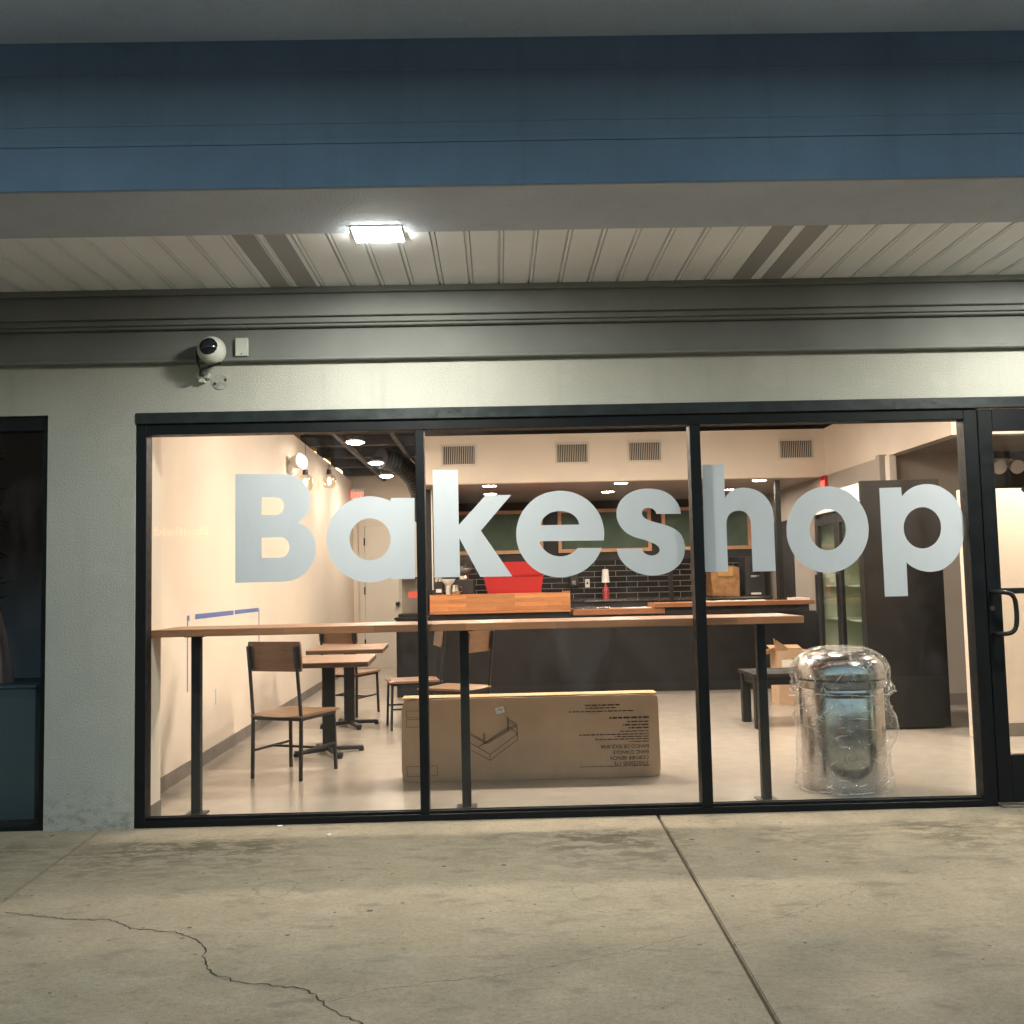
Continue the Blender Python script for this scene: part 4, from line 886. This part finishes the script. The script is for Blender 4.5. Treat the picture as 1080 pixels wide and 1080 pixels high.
# ------------------------------------------------------------------ service counter and what stands on it
CY = 6.52
t = thing('service_counter', 'long charcoal counter with butcher block tops across the room', 'counter', (1.4, 6.9, 0))
MB().box(-1.28, 4.05, CY + .03, CY + .60, .004, .955).build('counter_base', M['charcoal'], t)
MB().box(-1.28, 4.05, CY + .05, CY + .03, .004, .09).build('toe_kick', M['dark'], t) if False else None
MB().box(-1.30, -.86, CY, CY + .65, .956, .99, .003).build('end_top', M['charcoal'], t)
MB().box(.93, 2.075, CY - .02, CY + .65, .968, 1.040, .004).build('worktop', M['wood'], t)
lg = MB(); lg.box(-.862, .905, CY - .03, CY + .02, 1.018, 1.038, .003); lg.build('ledge_lip', M['wood'], t)
MB().box(-.855, .90, CY + .0, CY + .035, 1.0385, 1.262, .003).build('ledge_board', M['wood_front'], t)
MB().box(-.855, .90, CY + .036, CY + .42, 1.225, 1.258, .003).build('ledge_top', M['wood'], t)
MB().box(-.845, .89, CY + .04, CY + .06, .956, 1.017).build('ledge_riser', M['dark'], t)
MB().box(.80, .905, CY + .005, CY + .033, 1.2625, 1.276, .004).build('ledge_cap', M['wood'], t)
MB().box(1.945, 3.945, CY - .06, CY + .55, 1.046, 1.098, .004).build('raised_top', M['wood'], t)
MB().box(1.99, 3.90, CY + .03, CY + .50, .957, 1.045).build('raised_riser', M['dark'], t)
def post(x, y, z0, z1, w, lab):
    t = thing('black_post', lab, 'post', (x, y, z0), group='black posts on the counter')
    MB().box(x - w, x + w, y - w, y + w, z0 + .012, z1, .003).build('shaft', M['iron'], t); MB().box(x - w * 2, x + w * 2, y - w * 2, y + w * 2, z0 + .001, z0 + .011, .002).build('foot_plate', M['iron'], t)
post(2.235, 6.92, 1.098, 1.66, .024, 'short black post on the counter below letter s')
post(3.66, 6.92, 1.098, ZK - .01, .034, 'tall black post rising from the counter beside letter h')
# red bin
t = thing('red_bin', 'bright red plastic bin on the wooden counter ledge', 'bin', (.2, 6.74, 1.258))
def frustum(mb, x0, x1, y0, y1, z0, a0, a1, b0, b1, z1):
    P = [(x0, y0, z0), (x1, y0, z0), (x1, y1, z0), (x0, y1, z0)]; Q = [(a0, b0, z1), (a1, b0, z1), (a1, b1, z1), (a0, b1, z1)]
    A = [mb.bm.verts.new(p) for p in P]; B_ = [mb.bm.verts.new(p) for p in Q]
    mb.bm.faces.new(A); mb.bm.faces.new(B_)
    for i in range(4): mb.bm.faces.new((A[i], A[(i + 1) % 4], B_[(i + 1) % 4], B_[i]))
rb = MB(); frustum(rb, -.130, .535, 6.60, 6.88, 1.259, -.180, .572, 6.575, 6.905, 1.468); rb.box(-.192, .584, 6.563, 6.917, 1.469, 1.484, .004); bmesh.ops.bevel(rb.bm, geom=list(rb.bm.edges), offset=.004, segments=2, affect='EDGES'); rb.build('tub', M['red'], t)
ru = MB(); frustum(ru, -.165, .555, 6.585, 6.895, 1.485, -.235, .61, 6.56, 6.92, 1.655); bmesh.ops.bevel(ru.bm, geom=list(ru.bm.edges), offset=.004, segments=2, affect='EDGES'); ru.build('upper_tub', M['red'], t)
# grinder
gx, gy, gz = -.40, 6.78, 1.258
t = thing('coffee_grinder', 'black coffee grinder with clear hopper behind letter k', 'coffee grinder', (gx, gy, gz))
MB().box(gx - .17, gx + .10, gy - .09, gy + .12, gz + .001, gz + .19, .012).build('body', M['machine'], t)
MB().cyl((gx - .03, gy, gz + .191), (gx - .03, gy, gz + .235), .065, .06).build('collar', M['chrome'], t, 50)
MB().lathe((gx - .03, gy, gz), [(.055, .236), (.105, .32), (.115, .46), (.118, .50)], 28).build('hopper', M['clear'], t, True)
MB().lathe((gx - .03, gy, gz), [(0, .238), (.05, .242), (.09, .31), (.05, .33), (0, .335)], 20).build('beans', M['edge'], t, True)
t = thing('portafilter_stand', 'white flared funnel cup at the left end of the ledge', 'funnel cup', (-.66, 6.72, gz))
MB().lathe((-.63, 6.72, gz), [(.0, .002), (.034, .002), (.038, .12), (.085, .165), (.09, .20), (.08, .20)], 24).build('cup', M['white'], t, 40)
t = thing('steel_pitcher', 'small steel pitcher between the funnel cup and the grinder', 'pitcher', (-.535, 6.7, gz))
MB().lathe((-.535, 6.64, gz), [(0, .002), (.05, .002), (.055, .05), (.04, .10), (.044, .125)], 24).build('body', M['chrome'], t, True); MB().tube([(-.49, 6.64, gz + .11), (-.455, 6.64, gz + .09), (-.46, 6.64, gz + .04), (-.485, 6.64, gz + .03)], .006).build('handle', M['chrome'], t, True)
t = thing('small_grinder', 'small black grinder with chrome top at the left end', 'coffee grinder', (-.765, 6.74, gz))
MB().box(-.80, -.70, 6.68, 6.80, gz + .001, gz + .15, .008).build('body', M['machine'], t); MB().lathe((-.75, 6.74, gz), [(.03, .151), (.06, .18), (.05, .21), (.07, .24), (.0, .245)], 20).build('top', M['chrome'], t, True); MB().box(-.785, -.715, 6.665, 6.679, gz + .03, gz + .075, .002).build('label', M['paper'], t)
# pastry case at the left end of the counter
t = thing('display_case', 'dim grey glass case with a red label at the counter end', 'display case', (-1.15, 7.0, .99))
MB().box(-1.262, -1.0, 6.62, 7.1, .992, 1.03, .003).build('tray', M['iron'], t)
MB().box(-1.252, -1.01, 6.64, 6.648, 1.031, 1.47).build('front_glass', M['clear'], t); MB().box(-1.252, -1.01, 7.06, 7.09, 1.031, 1.47).build('back_panel', M['taupe'], t); MB().box(-1.255, -1.005, 6.63, 7.092, 1.471, 1.49, .002).build('case_top', M['iron'], t)
MB().box(-1.13, -1.02, 6.634, 6.638, 1.23, 1.31).build('label', M['redlabel'], t)
# counter clutter
o = MB().box(.955, 1.40, 6.62, 6.98, 1.0405, 1.062, .004).build('metal_tray', M['steel']); tag(o, 'flat steel tray on the worktop right of the wooden ledge', 'tray')
def sheet(x0, x1, y0, y1, z, lab, rz=0, th=.006):
    mb = MB(); n = 8; V = {}
    for s_ in (0, 1):
        for i in range(n + 1):
            for j in range(n + 1):
                V[s_, i, j] = mb.bm.verts.new(((i / n - .5) * (x1 - x0), (j / n - .5) * (y1 - y0), s_ * (th + .012 * max(0, mnoise.noise(Vector((i * .5 + x0, j * .5, z)))))))
    for i in range(n):
        for j in range(n):
            for s_ in (0, 1): mb.bm.faces.new((V[s_, i, j], V[s_, i + 1, j], V[s_, i + 1, j + 1], V[s_, i, j + 1]))
        for e_ in (0, n):
            mb.bm.faces.new((V[0, i, e_], V[0, i + 1, e_], V[1, i + 1, e_], V[1, i, e_])); mb.bm.faces.new((V[0, e_, i], V[0, e_, i + 1], V[1, e_, i + 1], V[1, e_, i]))
    o = mb.build('paper_sheet', M['paper'], None, 40); o.location = ((x0 + x1) / 2, (y0 + y1) / 2, z); o.rotation_euler = (0, 0, rz); tag(o, lab, 'paper', 'papers on the counter')
sheet(1.60, 1.90, 6.55, 6.8, 1.041, 'small white paper on the middle worktop below letter s', .2)
sheet(2.55, 3.0, 6.6, 6.85, 1.099, 'white paper at the left of the right-hand raised top', .1); sheet(2.98, 3.38, 6.56, 6.82, 1.099, 'white paper in the middle of the right-hand raised top', -.15); sheet(3.62, 3.93, 6.58, 6.9, 1.099, 'thick white paper stack at the right end of the raised top', .05, .02) if False else sheet(3.72, 3.92, 6.58, 6.85, 1.099, 'thick white paper stack at the right end of the raised top', .05, .025)
# back counter
t = thing('back_counter', 'dark counter with pale top along the tiled wall', 'counter', (2.2, 9.2, 0))
MB().box(-.85, 4.1, 8.95, 9.60, .004, 1.085).build('cabinet', M['dark'], t); MB().box(-.86, 1.28, 8.92, 9.605, 1.086, 1.115, .003).build('dark_top', M['machine'], t); MB().box(1.285, 4.1, 8.92, 9.605, 1.086, 1.118, .003).build('steel_top', M['steel'], t)
t = thing('syrup_bottle', 'red bottle under a white paper cup on the back counter', 'bottle', (1.63, 9.15, 1.118))
MB().lathe((1.63, 9.15, 1.118), [(0, .002), (.05, .002), (.05, .15), (.02, .20), (.018, .25), (0, .25)], 24).build('body', M['bottlered'], t, 40); MB().lathe((1.63, 9.15, 1.118), [(0, .251), (.062, .251), (.046, .45), (0, .455)], 24).build('cup', M['paper'], t, 40)
t = thing('wood_crate', 'brown paper-wrapped crate on the back counter below letter h', 'crate', (3.42, 9.1, 1.118))
cb = MB(); cb.box(3.20, 3.62, 8.98, 9.35, 1.12, 1.58, .02, seg=2)
for v in cb.bm.verts: v.co += Vector((mnoise.noise(v.co * 4), mnoise.noise(v.co * 5 + Vector((3, 0, 0))), mnoise.noise(v.co * 4 + Vector((0, 7, 0))))) * .03
cb.build('wrapping', M['bag'], t); MB().box(3.30, 3.53, 8.955, 8.985, 1.42, 1.56, .004).build('handle_panel', M['amber'], t)
t = thing('coffee_brewer', 'dark coffee brewer with a small display on the back counter', 'coffee brewer', (3.85, 9.15, 1.118))
MB().box(3.72, 4.02, 9.0, 9.35, 1.12, 1.72, .01).build('body', M['machine'], t); MB().box(3.80, 3.94, 8.992, 8.999, 1.45, 1.60, .002).build('screen', M['dome'], t); MB().box(3.80, 3.93, 8.97, 8.999, 1.40, 1.43).build('spout', M['chrome'], t); MB().box(3.80, 3.95, 8.99, 8.999, 1.14, 1.17).build('drip_tray', M['paper'], t)
t = thing('wall_outlet', 'pale outlet on the black tiles right of the red bin', 'outlet', (1.45, 9.6, 1.4)); MB().box(1.36, 1.43, 9.595, 9.605, 1.30, 1.43, .002).build('plate', M['white'], t); MB().box(1.38, 1.41, 9.592, 9.5945, 1.35, 1.38).build('socket', M['slot'], t)
t = thing('soap_dispenser', 'black wall dispenser on the tiles left of the syrup bottle', 'dispenser', (1.2, 9.55, 1.4)); MB().box(1.11, 1.25, 9.50, 9.605, 1.32, 1.56, .012).build('body', M['machine'], t); MB().box(1.15, 1.20, 9.49, 9.499, 1.34, 1.41, .002).build('nozzle', M['chrome'], t)
# chalkboards
for x0, x1, lab in ((-.76, .72, 'green chalkboard in a pine frame behind letter k'), (.955, 2.42, 'middle green chalkboard in a pine frame behind letters e and s'), (2.585, 3.99, 'green chalkboard in a pine frame behind letter h')):
    t = thing('chalkboard', lab, 'chalkboard', ((x0 + x1) / 2, YKB, 2.18), group='green chalkboards on the kitchen wall')
    z0, z1, w_ = 1.845, 2.525, .055
    MB().box(x0 + w_, x1 - w_, YKB - .03, YKB - .012, z0 + w_, z1 - w_).build('board', M['chalk'], t)
    q = MB(); q.box(x0, x1, YKB - .04, YKB - .001, z0, z0 + w_, .003); q.box(x0, x1, YKB - .04, YKB - .001, z1 - w_, z1, .003); q.box(x0, x0 + w_, YKB - .0395, YKB - .001, z0 + w_, z1 - w_); q.box(x1 - w_, x1, YKB - .0395, YKB - .001, z0 + w_, z1 - w_); q.build('frame', M['boardframe'], t)

# ------------------------------------------------------------------ next door's display
t = thing('display_plinth', 'blue grey panel low behind the next shop window', 'plinth', (-4, .5, 0)); MB().box(-5.2, -2.86, .30, .80, .004, .80, .004).build('front', M['panel'], t); MB().box(-5.2, -2.85, .28, .82, .801, .82, .003).build('top', M['panel'], t)
t = thing('dark_plant', 'dark leafy plant at the left edge in the next shop window', 'plant', (-3.22, .5, .82))
MB().cyl((-3.26, .5, .822), (-3.26, .5, .95), .06, .08).build('pot', M['iron'], t, 50); MB().tube([(-3.26, .5, .95), (-3.25, .5, 1.5), (-3.27, .48, 2.25)], .012, 8).build('stem', M['leaf'], t)
lf = MB(); rnd = random.Random(5)
for k in range(46):
    z = rnd.uniform(.95, 2.3); a = rnd.uniform(-2.2, 2.2); p = Vector((-3.26, .5, z)); d_ = Vector((math.cos(a), .6 * math.sin(a), rnd.uniform(-.3, .5))).normalized(); s_ = d_.cross(Vector((0, 0, 1))).normalized(); l_ = rnd.uniform(.06, .17)
    V = [p, p + d_ * l_ * .5 + s_ * .022 + Vector((0, 0, .012)), p + d_ * l_, p + d_ * l_ * .5 - s_ * .022 + Vector((0, 0, .012))]; lf.bm.faces.new([lf.bm.verts.new(q) for q in V])
lf.build('leaves', M['leaf'], t)
pk = MB(); pk.lathe((-3.22, .46, .822), [(.13, .0), (.12, .10), (.09, .28), (.05, .45), (.02, .52), (0, .53)], 24)
for v in pk.bm.verts:
    a = math.atan2(v.co.y - .46, v.co.x + 3.22); v.co.x += .012 * math.sin(7 * a); v.co.y += .012 * math.cos(7 * a)
tag(pk.build('draped_cloth', M['pink'], None, True), 'pink draped cloth on the plinth in the next shop window', 'cloth')

# ------------------------------------------------------------------ across the parking lot (seen only mirrored in the glass)
t = thing('opposite_building', 'dark shop building across the parking lot with a red sign, enlarged to block sky', 'building', (-14, -42, -.15))
MB().box(-70, 70, -46, -40.1, -.15, 9.2).build('wall', M['dark'], t); MB().box(-70.2, 70.2, -46.2, -39.95, 9.2, 9.6).build('parapet', M['deck'], t)  # height and length raised to keep sky reflections out of the panes
text('sign_letters', 'Banfield', .56, (-13.3, -39.97, 3.98), FACE_N, M['signred'], t, ext=.02, width=2.45)

# ------------------------------------------------------------------ sky, camera, render settings
W = bpy.data.worlds.new('World'); sc.world = W; W.use_nodes = True
wn = W.node_tree; bgd = wn.nodes['Background']
sky = N(wn, 'ShaderNodeTexSky', sky_type='NISHITA', sun_disc=False, sun_elevation=R(3.6), sun_rotation=R(0), altitude=100)
L(wn, sky.outputs[0], bgd.inputs[0]); bgd.inputs[1].default_value = SKY
cam = bpy.data.cameras.new('Camera'); cam.sensor_width = 36; cam.sensor_fit = 'HORIZONTAL'; cam.lens = 36 * 1047 / 1080; cam.clip_end = 600; cam.clip_start = .05
co = bpy.data.objects.new('Camera', cam); COL.objects.link(co)
p, yw, ro = R(4.17757), R(.89479), R(1.26312)
fw = Vector((math.sin(yw) * math.cos(p), math.cos(yw) * math.cos(p), math.sin(p))); rt = Vector((math.cos(yw), -math.sin(yw), 0)); up = rt.cross(fw)
r2 = rt * math.cos(ro) - up * math.sin(ro); u2 = up * math.cos(ro) + rt * math.sin(ro)
mw = Matrix((r2, u2, -fw)).transposed().to_4x4(); mw.translation = (0, -5.92, 1.37); co.matrix_world = mw
sc.camera = co
sc.view_settings.view_transform = 'Standard'; sc.view_settings.look = 'None'; sc.view_settings.gamma = 1; sc.view_settings.exposure = EXPO
sc.render.engine = 'CYCLES'; cy_ = sc.cycles
cy_.use_denoising = True
try: cy_.denoiser = 'OPENIMAGEDENOISE'
except Exception: pass
cy_.max_bounces = 10; cy_.diffuse_bounces = 5; cy_.glossy_bounces = 5; cy_.transparent_max_bounces = 24; cy_.transmission_bounces = 8
cy_.sample_clamp_indirect = 6; cy_.caustics_reflective = False; cy_.caustics_refractive = False
